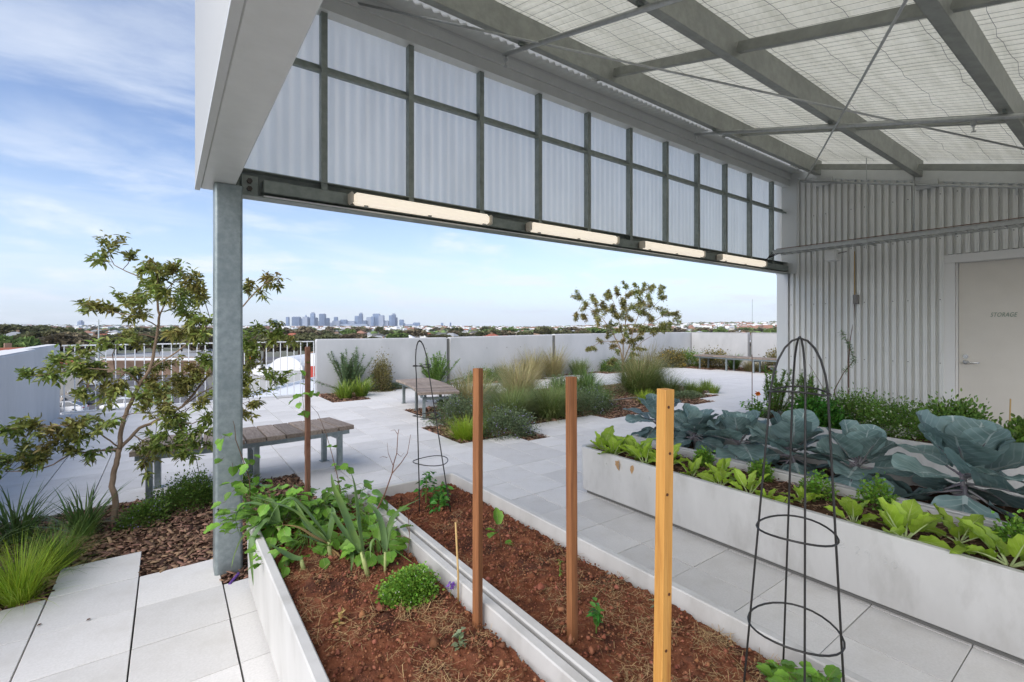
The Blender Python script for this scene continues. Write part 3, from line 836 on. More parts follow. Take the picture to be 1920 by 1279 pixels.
rod((7.84, 3.18, zr(3.18) - .30), (1.6, .1, zr(.1) - .29), 'pale bracing rod descending to the storage wall corner')
ct = thing('cable_tray', 'perforated steel cable tray hung along the storage wall', 'cable tray', (7.3, 2, 2.6))
for x in (7.20, 7.46):
    q = MB(); q.box(x, x + .003, -1.2, 3.36, 2.585, 2.635); q.box(x, x + .018, -1.2, 3.36, 2.632, 2.636); q.build('side_rail', 'tray', ct)
yy = 3.3
rm = MB().box(-.127, .127, -.012, .012, -.006, .006).mesh('rung', 'tray')
while yy > -1.1:
    o = link('rung', rm, ct); o.location = Vector((7.333, yy, 2.593)) - ct.location; yy -= .105
for x, r_, m_ in ((7.25, .008, 'cable'), (7.28, .006, 'cable'), (7.38, .009, 'plastic_grey')):
    MB().tube([(x + .01 * math.sin(k), 3.34 - .36 * k, 2.605 + r_) for k in range(13)], r_, 6).build('cable', m_, ct, smooth=True)
MB().tube([(7.18, 3.3 - .4 * k, 2.642) for k in range(12)], .005, 6).build('cable', 'rust', ct)
for k in range(4):
    x = 7.22 + .06 * k
    MB().tube([(x, 3.30, 2.61), (x - .02, 3.37, 2.60), (x - .05 - .05 * k, 3.41, 2.53), (x - .12 - .09 * k, 3.405, 2.47), (x - .3, 3.40, 2.44)], .006, 6).build('cable', 'cable', ct, smooth=True)
for y_ in (2.2, .75):
    MB().tube([(7.19, y_, 2.5), (7.19, y_, zr(y_) - .1)], .005, 6).build('hanger_rod', 'tray', ct)
    MB().box(7.17, 7.50, y_ - .02, y_ + .02, 2.572, 2.580).build('hanger_bar', 'tray', ct)
jb = thing('junction_box', 'small white box fixed under the cable tray', 'junction box', (7.45, 2.62, 2.46))
MB().cbox(7.36, 7.52, 2.60, 2.74, 2.42, 2.566, .012).build('case', 'plastic_white', jb)
MB().tube([(7.44, 2.67, 2.419), (7.44, 2.67, 2.408)], .035, 12).build('lens_cap', 'plastic_white', jb)
MB().tube([(7.44, 2.60, 2.52), (7.44, 2.50, 2.53)], .008, 6).build('cable_gland', 'plastic_grey', jb)
wf = thing('wall_light', 'small grey and white box light fixed to the ribbed wall', 'wall light', (7.85, 2.53, 1.87))
MB().cbox(7.80, 7.876, 2.545, 2.575, 1.83, 1.96, .004).build('side_plate', 'plastic_white', wf)
MB().cbox(7.79, 7.876, 2.49, 2.543, 1.83, 1.96, .006).build('body', 'plastic_grey', wf)
MB().tube([(7.87, 2.553, 1.829), (7.865, 2.56, 1.6), (7.86, 2.60, 1.3), (7.86, 2.62, 1.0), (7.86, 2.62, .3)], .006, 6).build('lead', 'rust', wf)
MB().tube([(7.871, 2.547, 1.962), (7.872, 2.55, 2.58)], .006, 6).build('conduit', 'bamboo', wf)

# ------------------------------------------------------------------ concrete troughs
def rr(x0, x1, y0, y1, r, z, n=12):
    P = []
    for k, (cx, cy) in enumerate(((x1 - r, y1 - r), (x0 + r, y1 - r), (x0 + r, y0 + r), (x1 - r, y0 + r))):
        for t in range(n + 1):
            a = math.pi / 2 * (k + t / n); P.append(Vector((cx + r * math.cos(a), cy + r * math.sin(a), z)))
    return P
TY0, TY1 = -1.35, 3.13
def trough(x0, x1, label, soil, sz, seed, fine=.02, near=-.2):
    t = thing('planter_trough', label, 'planter', ((x0 + x1) / 2, TY0, 0), 'long concrete planter troughs')
    def ring(ins, z, r=.07): return rr(x0 + ins, x1 - ins, TY0 + ins, TY1 - ins, max(.012, r - ins), z)
    MB().loops([ring(.05, 0), ring(.05, .034)], cap1=True).build('base_shade', 'joint_dark', t)  # dark strip added in the base recess, standing in for its shade
    L = [ring(.047, .034), ring(.022, .033), ring(.012, .040), ring(.004, .30), ring(0, .414), ring(.005, .42), ring(.036, .42), ring(.041, .415), ring(.056, .10)]
    MB().loops(L, cap0=False, cap1=True).build('shell', 'concrete_trough', t, smooth=False)
    xa, xb, ya, yb = x0 + .049, x1 - .049, near, TY1 - .049
    nx, ny = int((xb - xa) / fine), int((yb - ya) / fine); V = []
    for a in range(nx + 1):
        for c in range(ny + 1):
            p = Vector((xa + (xb - xa) * a / nx, ya + (yb - ya) * c / ny, seed))
            ed = min(a, nx - a) / nx * (xb - xa)
            z = sz + .018 * noise.noise(p * 3.1) + .012 * noise.noise(p * 9) + .014 * noise.noise(p * 24) + .010 * noise.noise(p * 55) - (.012 if ed < .03 else 0)
            V.append((p.x, p.y, z))
    o = MB().add(V, [(a * (ny + 1) + c, (a + 1) * (ny + 1) + c, (a + 1) * (ny + 1) + c + 1, a * (ny + 1) + c + 1) for a in range(nx) for c in range(ny)]).build('soil', soil, t, smooth=True)
    return t
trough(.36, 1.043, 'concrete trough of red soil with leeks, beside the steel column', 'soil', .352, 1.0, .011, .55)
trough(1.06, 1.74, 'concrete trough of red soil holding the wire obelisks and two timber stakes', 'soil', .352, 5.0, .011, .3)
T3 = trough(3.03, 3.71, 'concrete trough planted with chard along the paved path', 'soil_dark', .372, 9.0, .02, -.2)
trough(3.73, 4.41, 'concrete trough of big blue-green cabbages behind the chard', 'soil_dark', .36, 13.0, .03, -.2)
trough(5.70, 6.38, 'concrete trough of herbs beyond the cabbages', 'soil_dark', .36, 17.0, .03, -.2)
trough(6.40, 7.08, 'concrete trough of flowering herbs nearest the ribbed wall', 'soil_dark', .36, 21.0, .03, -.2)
# faint chalk writing on the chard trough
M('chalk', (.60, .60, .59), rough=.9)
def chalk(strokes, y0, z0, s_, name='chalk_mark'):
    q = MB()
    for st in strokes:
        pts = []
        for a_, b_ in st: 
            z = z0 + b_ * s_; x = 3.03 + (.008 * (.395 - z) / .36 if z < .395 else 0) - .0005
            pts.append((x, y0 - a_ * s_, z))
        q.tube(pts, .0013, 4)
    q.build(name, 'chalk', T3)
D8 = [[(.5, .5), (.15, .75), (.5, 1), (.8, .75), (.5, .5), (.1, .25), (.5, 0), (.85, .25), (.5, .5)]]
D2 = [[(0, .8), (.3, 1), (.6, .75), (.1, 0), (.7, 0)]]
D9 = [[(.6, .7), (.3, .95), (.1, .7), (.4, .5), (.65, .75), (.7, 0)]]
D3 = [[(0, 1), (.6, .95), (.3, .6), (.65, .3), (.1, 0)]]
D0 = [[(.4, 1), (.05, .5), (.4, 0), (.75, .5), (.4, 1)]]
for k, (dg, dx) in enumerate(((D8, 0), (D2, 1.9), (D9, 2.9), (D3, 4.7), (D0, 5.7))):
    chalk(dg, 1.06 - dx * .042, .27 - k * .004, .04)
W1 = [[(0, .9), (.7, 1), (0, 0), (.8, .05)], [(1.1, .5), (1.1, .1), (1.5, .1), (1.5, .5)], [(2.2, .45), (1.9, .3), (2.2, .05)], [(2.9, .45), (2.6, .3), (2.9, .05)], [(3.3, .5), (3.3, 0)], [(3.7, 0), (3.7, .45), (4.1, .4), (4.1, 0)], [(4.5, .5), (4.5, 0)], [(5.3, .45), (4.9, .35), (5.3, .15), (4.9, 0)]]
chalk(W1, 1.52, .235, .045)
chalk([[(0, 0), (.2, 1)], [(.6, .1), (.8, 1)], [(1.4, .2), (1.3, .9)], [(2.2, .1), (2.1, .9), (2.7, .2)], [(3.2, .1), (3.6, .9)], [(4, 0), (4.4, .8), (4.7, 0)]], 2.45, .29, .05)
chalk([[(0, .2), (.3, .9)], [(.7, 0), (1.1, .9)], [(1.6, .1), (1.7, .8)], [(2.6, .2), (2.5, .9)], [(3.0, 0), (3.2, .8), (3.6, .1)]], 2.95, .30, .05)
# ================================================================== OBJECTS
# ------------------------------------------------------------------ benches
def arc_bench(label, C, r0, r1, a0, a1, n, legs, zs=.46, loc=None):
    """curved slatted bench: centre C, inner/outer radius, angle range (deg), n radial slats, legs [(angle, radius)]"""
    C = Vector((*C, 0)); am = R((a0 + a1) / 2)
    t = thing('slatted_bench', label, 'bench', C + Vector((math.cos(am), math.sin(am), 0)) * (r0 + r1) / 2, 'curved slatted benches')
    st = (a1 - a0) / n; rm = (r0 + r1) / 2; gap = .013 / rm * 180 / math.pi
    def pt(a, r_, z): return C + Vector((math.cos(R(a)) * r_, math.sin(R(a)) * r_, z))
    for k in range(n):
        x0, x1 = a0 + st * k + gap / 2, a0 + st * (k + 1) - gap / 2
        dz = random.uniform(-.002, .002); c = .12 * (x1 - x0) * .15; e = .003
        def ring(z, i): return [pt(x0 + c * i, r0 + e * i, z), pt(x1 - c * i, r0 + e * i, z), pt(x1 - c * i, r1 - e * i, z), pt(x0 + c * i, r1 - e * i, z)]
        up = ring(zs + dz, 1); lo = ring(zs + dz - .004, 0); bt = ring(zs - .042, 0)
        q = MB().loops([bt, lo, up], cap0=True, cap1=True)
        o = q.build('slat', 'timber_grey', t)
    for r_ in (r0 + .07, r1 - .07):
        q = MB(); m_ = 10
        for k in range(m_):
            aa, bb = a0 + .3 + (a1 - a0 - .6) * k / m_, a0 + .3 + (a1 - a0 - .6) * (k + 1) / m_
            q.beam(pt(aa, r_, zs - .069), pt(bb, r_, zs - .069), .04, .05)
        q.build('rail', 'steel', t)
    for a, r_ in legs:
        p = pt(a, r_, 0); d = Vector((math.cos(R(a)), math.sin(R(a)), 0)); s_ = Vector((-d.y, d.x, 0))
        q = MB().obox(p + Vector((0, 0, (zs - .096) / 2)), d * .024, s_ * .024, (0, 0, (zs - .096) / 2))
        q.obox(p + Vector((0, 0, .004)), d * .042, s_ * .042, (0, 0, .004)); q.build('leg', 'steel', t)
    for a in sorted({a for a, _ in legs}):
        MB().beam(pt(a, r0 + .1, zs - .120), pt(a, r1 - .1, zs - .120), .04, .045).build('cross_bar', 'steel', t)
# near bench: outer edge towards the camera
arc_bench('weathered curved slat bench behind the steel column, beside the near tree', (.66, 11.2), 5.60, 6.21, 261.4, 278.8, 11,
          [(262.6, 6.13), (262.6, 5.72), (277.6, 6.13), (277.6, 5.72), (270.2, 6.13), (270.2, 5.72)])
# middle bench
arc_bench('grey curved slat bench at the corner of the island bed', (-2.55, 9.33), 6.23, 6.90, -22.4, -3.4, 14,
          [(-21, 6.34), (-21, 6.78), (-4.8, 6.34), (-4.8, 6.78), (-13, 6.34), (-13, 6.78)])
# far bench along the far parapet
arc_bench('long dark-edged slat bench in front of the far parapet', (27.0, 8.2), 10.9, 11.55, 170.5, 187.5, 16,
          [(171.6, 11.45), (171.6, 11.0), (177, 11.45), (177, 11.0), (181.7, 11.45), (181.7, 11.0), (186.8, 11.45), (186.8, 11.0)], .50)
arc_bench('pale slat bench end just past the storage wall corner', (19.6, 4.6), 6.2, 6.8, 166.5, 182, 12, [(167.5, 6.7), (167.5, 6.3), (174.5, 6.7), (174.5, 6.3), (181, 6.7), (181, 6.3)], .47)

# ------------------------------------------------------------------ stakes and sticks
def stake(p, top, w, lean, mat, label, rot, knots=()):
    t = thing('timber_stake', label, 'stake', p, 'square timber stakes')
    p = Vector(p); q = p + Vector((lean[0], lean[1], top - p.z)); d = (q - p).normalized()
    x = Vector((math.cos(rot), math.sin(rot), 0)); x = (x - d * x.dot(d)).normalized(); y = d.cross(x); h = w / 2; c = .0022
    def ring(c_, i): 
        k = h - i
        return [c_ + x * sx * k + y * sy * k for sx, sy in ((-1, -1), (1, -1), (1, 1), (-1, 1))]
    def ring8(c_):
        P = []
        for sx, sy in ((-1, -1), (1, -1), (1, 1), (-1, 1)):
            A, B = c_ + x * sx * h + y * sy * (h - c), c_ + x * sx * (h - c) + y * sy * h
            P += [A, B] if sx * sy > 0 else [B, A]
        return P
    n = 8; L = []
    for k in range(n + 1):
        L.append(ring8(p + (q - p) * (k / n) + d * (-.05 if k == 0 else 0)))
    L.append([v * .97 + (q + d * .002) * .03 for v in ring8(q + d * .002)])
    MB().loops(L, cap0=True, cap1=True).build('shaft', mat, t)
    for f, s_ in knots:
        c_ = p + (q - p) * f - y * (h + .0006) + x * s_ * h
        MB().tube([c_ + y * .002, c_ - y * .0006], .0042, 8).build('knot', 'knot', t)
    return t
stake((.968, 1.555, .33), 1.338, .030, (.012, .016, 0), 'stake_brown', 'dark brown square timber stake nearest the leeks', R(20))
stake((1.195, 1.265, .33), 1.318, .031, (-.006, .0, 0), 'stake_brown', 'brown square timber stake between the other two stakes', R(-8))
stake((1.085, .80, .33), 1.330, .034, (.012, -.006, 0), 'stake_pine', 'golden pine square stake with knots, closest to the camera', R(-10), [(.955, -.3), (.72, -.35), (.45, .3), (.83, .1), (.3, -.2)])
t = thing('steel_stake', 'rusty steel stake standing at the far end of the leek trough', 'stake', (.675, 3.0, .33))
MB().cbox(.661, .689, 2.986, 3.014, .30, 1.385, .003).build('shaft', 'rust', t)
t = thing('bamboo_stick', 'thin pale bamboo stick leaning beside the dark brown stake', 'stick', (.985, 1.735, .35))
MB().tube([(.985, 1.735, .33), (.986, 1.737, .46), (.978, 1.745, .68)], [.0045, .0045, .004], 8).build('cane', 'bamboo', t, smooth=True)
t = thing('garden_stick', 'thin bare stick standing in front of the beige door', 'stick', (6.2, .78, .36))
MB().tube([(6.2, .80, .33), (6.2, .805, .60), (6.2, .80, .85)], .0055, 6).build('cane', 'bamboo', t)
t = thing('garden_stick', 'rusty thin rod standing by the marigold in front of the far bench', 'stick', (6.1, 3.35, .0))
MB().tube([(5.9, 3.0, .33), (5.9, 3.0, 1.16)], .005, 6).build('rod', 'rust', t)
MB().tube([(5.9, 3.0, 1.16), (5.905, 3.0, 1.85)], .0016, 5).build('wire', 'wire_dark', t)

# ------------------------------------------------------------------ wire obelisks
def obelisk(p, h, r0, r1, lean, label, rot, rings):
    p = Vector(p); t = thing('wire_obelisk', label, 'obelisk', p, 'black wire obelisk plant supports')
    def c(z): return p + Vector((lean[0] * z / h, lean[1] * z / h, z))
    arch = .22
    def rad(z): return r0 + (r1 - r0) * z / (h - arch)
    N = 4
    for k in range(2):
        a = rot + k * math.pi / 2; d = Vector((math.cos(a), math.sin(a), 0)); pts = []
        for i in range(9): pts.append(c((h - arch) * i / 8) + d * rad((h - arch) * i / 8))
        for i in range(1, 12):
            th = math.pi * i / 12; pts.append(c(h - arch + arch * math.sin(th) * (1 - .02 * k)) + d * r1 * math.cos(th))
        for i in range(9): pts.append(c((h - arch) * (8 - i) / 8) - d * rad((h - arch) * (8 - i) / 8))
        MB().tube(pts, .0033, 6).build('hoop', 'black_wire', t, smooth=True)
    for z in rings:
        r_ = rad(z) + .004
        pts = [c(z) + Vector((math.cos(2 * math.pi * i / 28) * r_, math.sin(2 * math.pi * i / 28) * r_, .006 * math.sin(4 * math.pi * i / 28 + 1))) for i in range(29)]
        MB().tube(pts, .003, 6, False).build('ring', 'black_wire', t, smooth=True)
obelisk((1.385, 2.74, .33), 1.085, .135, .058, (-.06, .10), 'black wire obelisk at the far end of the red soil trough', R(20), [.31, .60, .92])
obelisk((1.505, .645, .33), 1.142, .137, .078, (.02, -.012), 'black wire obelisk over the basil, in front of the chard trough', R(35), [.275, .565, .98])

# ------------------------------------------------------------------ straw and clods on the red soil
def straw(name, label, spots, L=.030):
    P = []; 
    for (x, y, z, r_, k) in spots:
        a = rng.random(k) * 6.283; q = r_ * np.sqrt(rng.random(k))
        P.append(np.stack([x + q * np.cos(a), y + q * np.sin(a), z + rng.random(k) * .014], 1))
    P = np.concatenate(P); k = len(P)
    lean = R(90) + rng.normal(0, .12, k)
    o = blades(name, 'straw', P, rng.random(k) * 6.283, lean, L * rng.lognormal(0, .5, k), .0010 * rng.uniform(.5, 1.8, k), None, droop=rng.normal(0, .4, k), seg=3, taper=.1)
    return tag(o, label, 'straw', None, 'stuff')
def inx(x, lo, hi): return min(max(x, lo), hi)
S1 = []; S2 = []
for k in range(60):
    x, y = random.uniform(.44, .96), random.uniform(.7, 2.5); S1.append((x, y, .362, .05, random.choice((6, 12, 40))))
for x, y, r_, n_ in ((.70, 1.22, .10, 220), (.86, 1.62, .07, 150), (.80, 1.76, .08, 120), (.55, 1.75, .06, 60), (.62, 1.1, .09, 120), (.92, 1.45, .04, 40), (.47, 2.05, .05, 40)):
    S1.append((x, y, .36, r_, n_))
for k in range(60):
    x, y = random.uniform(1.14, 1.66), random.uniform(.35, 2.6); S2.append((x, y, .362, .05, random.choice((6, 12, 40))))
for x, y, r_, n_ in ((1.60, .95, .07, 260), (1.5, 1.12, .09, 220), (1.42, 1.28, .07, 120), (1.55, 1.4, .06, 90), (1.34, 1.5, .08, 110), (1.2, 1.0, .05, 60), (1.62, .75, .06, 160), (1.3, .85, .08, 110), (1.45, .8, .08, 150), (1.6, 1.7, .05, 60)):
    S2.append((x, y, .36, r_, n_))
straw('straw_mulch', 'loose straw scattered on the red soil of the leek trough', S1)
straw('straw_mulch', 'loose straw scattered on the red soil under the obelisks', S2)
def clods(name, label, x0, x1, y0, y1, k):
    V = []; F = []; base = [(0, 0, 1), (.9, 0, .2), (.2, .9, .25), (-.8, .3, .2), (-.4, -.8, .2), (.5, -.75, .1), (0, 0, -.6)]
    fc = [(0, 1, 2), (0, 2, 3), (0, 3, 4), (0, 4, 5), (0, 5, 1), (6, 2, 1), (6, 3, 2), (6, 4, 3), (6, 5, 4), (6, 1, 5)]
    B = np.array(base); s_ = .0033 * rng.lognormal(0, .55, k); P = np.stack([rng.uniform(x0, x1, k), rng.uniform(y0, y1, k), .356 + rng.random(k) * .012], 1)
    J = B[None] * (1 + rng.normal(0, .25, (k, 7, 1))) * s_[:, None, None]; a = rng.random(k) * 6.28
    X = J[..., 0] * np.cos(a)[:, None] - J[..., 1] * np.sin(a)[:, None]; Y = J[..., 0] * np.sin(a)[:, None] + J[..., 1] * np.cos(a)[:, None]
    V = np.stack([X, Y, J[..., 2]], -1) + P[:, None]; f = np.array(fc).ravel(); idx = (f[None] + (np.arange(k) * 7)[:, None]).ravel()
    return tag(link(name, np_mesh(name, 'clod', V.reshape(-1, 3), np.full(k * 10, 3), idx)), label, 'soil', None, 'stuff')
clods('soil_crumbs', 'crumbs and clods of red soil in the leek trough', .42, .985, .6, 3.0, 9000)
clods('soil_crumbs', 'crumbs and clods of red soil under the obelisks', 1.12, 1.665, .35, 3.0, 9000)

# ------------------------------------------------------------------ plant builders
def tuft(p, h, r, n, mat, label, name='grass_tuft', cat='grass', group=None, w=.004, lean=.75, droop=.7, spread=None, top=None):
    p = Vector(p); t = thing(name, label, cat, p, group)
    sp = spread if spread is not None else r * .28
    a = rng.random(n) * 6.283; q = sp * np.sqrt(rng.random(n))
    P = np.stack([p.x + q * np.cos(a), p.y + q * np.sin(a), np.full(n, p.z - .01)], 1)
    az = a + rng.normal(0, .7, n); ln = np.abs(rng.normal(0, lean * .5, n)) + q / sp * lean * .35
    L = h * rng.uniform(.7, 1.22, n)
    blades('foliage', mat, P, az, ln, L, w * rng.uniform(.7, 1.4, n), t, droop=np.abs(rng.normal(droop, droop * .35, n)))
    if top:
        m2, f2, k2 = top; a = rng.random(k2) * 6.283; q = sp * np.sqrt(rng.random(k2))
        P = np.stack([p.x + q * np.cos(a), p.y + q * np.sin(a), np.full(k2, p.z)], 1)
        blades('seed_heads', m2, P, a + rng.normal(0, .5, k2), np.abs(rng.normal(.15, .25, k2)), h * f2 * rng.uniform(.8, 1.15, k2), w * 1.1, t, droop=np.abs(rng.normal(.9, .35, k2)), seg=6, taper=.6)
    return t
def bush(p, rx, ry, h, n, ll, lw, mat, label, name='shrub', cat='shrub', group=None, stems=10, flowers=None, clumps=26, updir=.5, base=0.05, jag=.28):
    n = int(n * 1.7); ll *= 1.12; lw *= 1.2
    p = Vector(p); t = thing(name, label, cat, p, group)
    cd = rdir(clumps); cd[:, 2] = np.abs(cd[:, 2]) * .9 + base
    rad = rng.uniform(1 - jag, 1 + jag * .45, clumps)[:, None]
    cc = cd * np.array([rx, ry, h]) * rad * .86 + np.array(p)
    per = n // clumps; P = []; D = []
    for c_, d_ in zip(cc, cd):
        o = rng.normal(0, 1, (per, 3)) * np.array([rx, ry, h]) * .19
        q = c_ + o; q[:, 2] = np.maximum(q[:, 2], p.z + .005); P.append(q)
        D.append(d_ * .8 + o / (.19 * max(rx, h)) * .35 + rng.normal(0, .45, (per, 3)) + np.array([0, 0, updir]))
    P = np.concatenate(P); D = np.concatenate(D)
    N = np.array([0, 0, 1.0]) + rng.normal(0, .5, P.shape)
    leaves('foliage', mat, P, D, N, ll * rng.uniform(.6, 1.3, len(P)), lw * rng.uniform(.7, 1.3, len(P)), t)
    sb = MB()
    for k in range(stems):
        c_ = cc[k % clumps]; b0 = p + Vector((random.uniform(-.2, .2) * rx, random.uniform(-.2, .2) * ry, -.01)); m_ = (b0 + Vector(c_)) / 2 + Vector((0, 0, .05 * h))
        sb.tube([b0, m_, Vector(c_)], [max(.0015, h * .008), max(.0012, h * .005), max(.001, h * .003)], 5)
    sb.build('stems', 'twig', t)
    if flowers:
        mf, kf, sf = flowers; ci = rng.integers(0, clumps, kf)
        q = cc[ci] + cd[ci] * np.array([rx, ry, h]) * rng.uniform(.1, .3, (kf, 1)) + rng.normal(0, .09, (kf, 3)) * np.array([rx, ry, h])
        q[:, 2] = np.maximum(q[:, 2], p.z + .03); PP = np.repeat(q, 5, 0); k5 = len(PP)
        leaves('blossom', mf, PP, rng.normal(0, 1, (k5, 3)) + np.array([0, 0, .8]), np.array([0, 0, 1.0]) + rng.normal(0, .4, (k5, 3)), sf, sf * .9, t, fold=.1)
    return t

# ------------------------------------------------------------------ trees
def grow_tree(label, name, branches, clusters, d0, mat, nleaf, ll, lw, radii, depthj=.3, seed=1, twigr=.003):
    """branches: polylines of (u,v,depth offset) with radii; clusters: (u,v,radius px, depth offset)"""
    r_ = random.Random(seed)
    base = at(branches[0][0][0], branches[0][0][1], d0 + branches[0][0][2])
    t = thing(name, label, 'tree', (base.x, base.y, 0)); tb = MB(); nodes = []
    for br, rad in zip(branches, radii):
        pts = [at(u, v, d0 + o) for u, v, o in br]
        fine = []
        for i in range(len(pts) - 1):
            for s_ in range(4): fine.append(pts[i].lerp(pts[i + 1], s_ / 4))
        fine.append(pts[-1]); n_ = len(fine)
        rr_ = [rad[0] + (rad[1] - rad[0]) * i / (n_ - 1) for i in range(n_)]
        for i in range(1, n_ - 1): fine[i] = fine[i] + Vector((r_.gauss(0, 1), r_.gauss(0, 1), r_.gauss(0, .5))) * .25 * rr_[i]
        tb.tube(fine, rr_, 8); nodes += [(p, q) for p, q in zip(fine, rr_)]
    tb.build('trunk', 'bark', t, smooth=True)
    tw = MB(); P = []; D = []
    for cl_ in clusters:
        u, v, rp = cl_[:3]; o = cl_[3] if len(cl_) > 3 else r_.uniform(-depthj, depthj)
        c_ = at(u, v, d0 + o); rad = rp * px(d0)
        nb_ = min(nodes, key=lambda q: (q[0] - c_).length + .25 * max(0, q[0].z - c_.z)); s_ = nb_[0]
        mid = s_.lerp(c_, .55) + Vector((r_.gauss(0, .02), r_.gauss(0, .02), .06 * (c_ - s_).length))
        tw.tube([s_, mid, c_], [min(nb_[1] * .6, twigr * 1.6), twigr, twigr * .6], 5)
        nodes.append((mid, twigr)); out = (c_ - s_).normalized()
        for k in range(3):
            e = c_ + Vector((r_.gauss(0, 1), r_.gauss(0, 1), r_.gauss(0, .8))) * rad * .75 + out * rad * .3
            st_ = mid.lerp(c_, r_.uniform(.4, 1)); tw.tube([st_, st_.lerp(e, .6) + Vector((0, 0, .1 * rad)), e], [twigr * .7, twigr * .5, twigr * .3], 4)
            m_ = max(3, int(nleaf * (rp / 22) ** 1.4 / 3))
            for j in range(m_):
                f = r_.uniform(.15, 1.0); q = st_.lerp(e, f)
                dd = (e - st_).normalized() * .6 + Vector((r_.gauss(0, .75), r_.gauss(0, .75), r_.gauss(.12, .5))); P.append(q + Vector((r_.gauss(0, 1), r_.gauss(0, 1), r_.gauss(0, 1))) * rad * .2); D.append(dd)
    tw.build('twigs', 'twig', t)['kind'] = 'stuff'
    P = np.array(P); D = np.array(D); N = np.array([0, 0, 1.0]) + rng.normal(0, .55, P.shape)
    leaves('crown', mat, P, D, N, ll * rng.uniform(.55, 1.25, len(P)), lw * rng.uniform(.7, 1.2, len(P)), t, droop=.25)
    return t
BR = [
    [(213, 990, 0), (214, 930, 0), (211, 905, .0), (217, 870, 0), (224, 842, 0)],
    [(224, 842, 0), (231, 795, .03), (243, 758, .05), (262, 722, .06), (281, 694, .05), (290, 655, .05), (297, 613, .06), (299, 590, .06), (294, 560, .08), (288, 535, .1)],
    [(299, 592, .06), (312, 562, .02), (322, 535, -.04)],
    [(224, 842, 0), (262, 803, .10), (300, 785, .18), (341, 763, .26), (372, 728, .32), (402, 690, .36), (432, 640, .36), (450, 580, .34), (482, 544, .32), (507, 524, .3)],
    [(285, 690, .05), (331, 660, -.05), (372, 628, -.1), (395, 600, -.12)],
    [(224, 842, 0), (180, 846, -.08), (130, 852, -.15), (100, 871, -.18), (62, 884, -.2), (10, 884, -.2)],
    [(222, 838, 0), (190, 815, -.1), (162, 800, -.2), (130, 797, -.28), (70, 800, -.32)],
    [(262, 722, .06), (242, 700, -.05), (215, 694, -.12), (150, 690, -.2), (95, 702, -.25), (60, 705, -.26)],
    [(297, 613, .06), (280, 603, 0), (250, 592, -.05), (215, 586, -.08), (180, 580, -.1)],
    [(291, 548, .08), (268, 522, .05), (235, 508, .0), (214, 497, -.03), (203, 475, -.05)],
    [(341, 763, .26), (380, 735, .32), (430, 712, .4), (470, 700, .42), (515, 718, .4)],
    [(300, 785, .18), (360, 795, .22), (420, 770, .3), (468, 752, .34)],
    [(402, 690, .36), (440, 655, .40), (490, 625, .42), (530, 622, .42)],
    [(250, 815, .08), (285, 838, .05), (330, 835, .02), (372, 832, 0)],
]
RD = [(.021, .017), (.016, .006), (.006, .003), (.013, .004), (.006, .003), (.007, .003), (.006, .003), (.006, .0025), (.005, .0025), (.005, .002), (.006, .002), (.005, .002), (.005, .002), (.005, .002)]
CL = [(203, 470, 22, -.05), (196, 492, 12, -.05), (243, 488, 14, 0), (268, 500, 18), (300, 512, 20), (322, 512, 20), (348, 522, 22), (368, 532, 20), (290, 530, 22), (335, 548, 24), (382, 553, 20), (310, 545, 20), (355, 560, 20),
      (180, 578, 22, -.1), (205, 582, 18, -.08), (168, 572, 14), (236, 572, 20), (254, 590, 18), (268, 558, 20), (284, 545, 20), (350, 582, 22), (372, 600, 20), (385, 620, 20), (236, 632, 20), (222, 645, 16), (255, 645, 18), (330, 625, 22), (366, 628, 22),
      (462, 548, 10, .34), (470, 536, 12, .34), (503, 522, 18, .3), (515, 532, 10, .3), (488, 552, 10, .32),
      (118, 682, 24, -.2), (150, 672, 22, -.2), (92, 700, 20, -.24), (58, 706, 16, -.26), (140, 695, 18, -.2), (180, 688, 26, -.15), (200, 705, 24, -.1), (222, 722, 24), (250, 700, 22), (210, 735, 16), (160, 735, 10), (145, 740, 10),
      (298, 690, 26), (328, 708, 26), (358, 690, 26), (385, 678, 24), (345, 738, 26), (310, 760, 22), (378, 752, 22), (330, 785, 22), (272, 775, 14), (300, 730, 24), (285, 715, 20), (370, 715, 24), (265, 745, 16), (390, 780, 18),
      (456, 642, 24, .4), (488, 622, 16, .42), (528, 626, 20, .42), (520, 608, 12, .42), (545, 640, 12, .42), (466, 690, 24, .42), (500, 700, 22, .42), (520, 715, 18, .4), (466, 740, 20, .36), (482, 756, 16, .34), (458, 772, 14, .3), (475, 652, 20, .4), (460, 715, 18, .42), (510, 640, 12, .42),
      (24, 806, 20, -.32), (60, 800, 22, -.32), (98, 804, 22, -.3), (134, 799, 20, -.28), (15, 866, 24, -.2), (40, 854, 22, -.2), (74, 852, 24, -.18), (60, 876, 16, -.2), (108, 832, 24, -.2), (150, 822, 18, -.18), (140, 846, 18, -.15), (180, 846, 16, -.08), (195, 800, 16, -.1), (207, 788, 12), (170, 786, 14),
      (300, 836, 22, .03), (330, 830, 22, .02), (352, 846, 16, 0), (376, 832, 16, 0), (268, 862, 12, .05), (274, 886, 7, .05), (286, 822, 18, .05), (312, 806, 18), (390, 802, 16), (350, 795, 18), (365, 815, 14), (262, 838, 12)]
grow_tree('small spreading tree with bronze-green leaves growing beside the steel column', 'crape_tree', BR, CL, 3.58, 'leaf_tree', 150, .053, .020, RD, .32, 3)
r2 = random.Random(11)
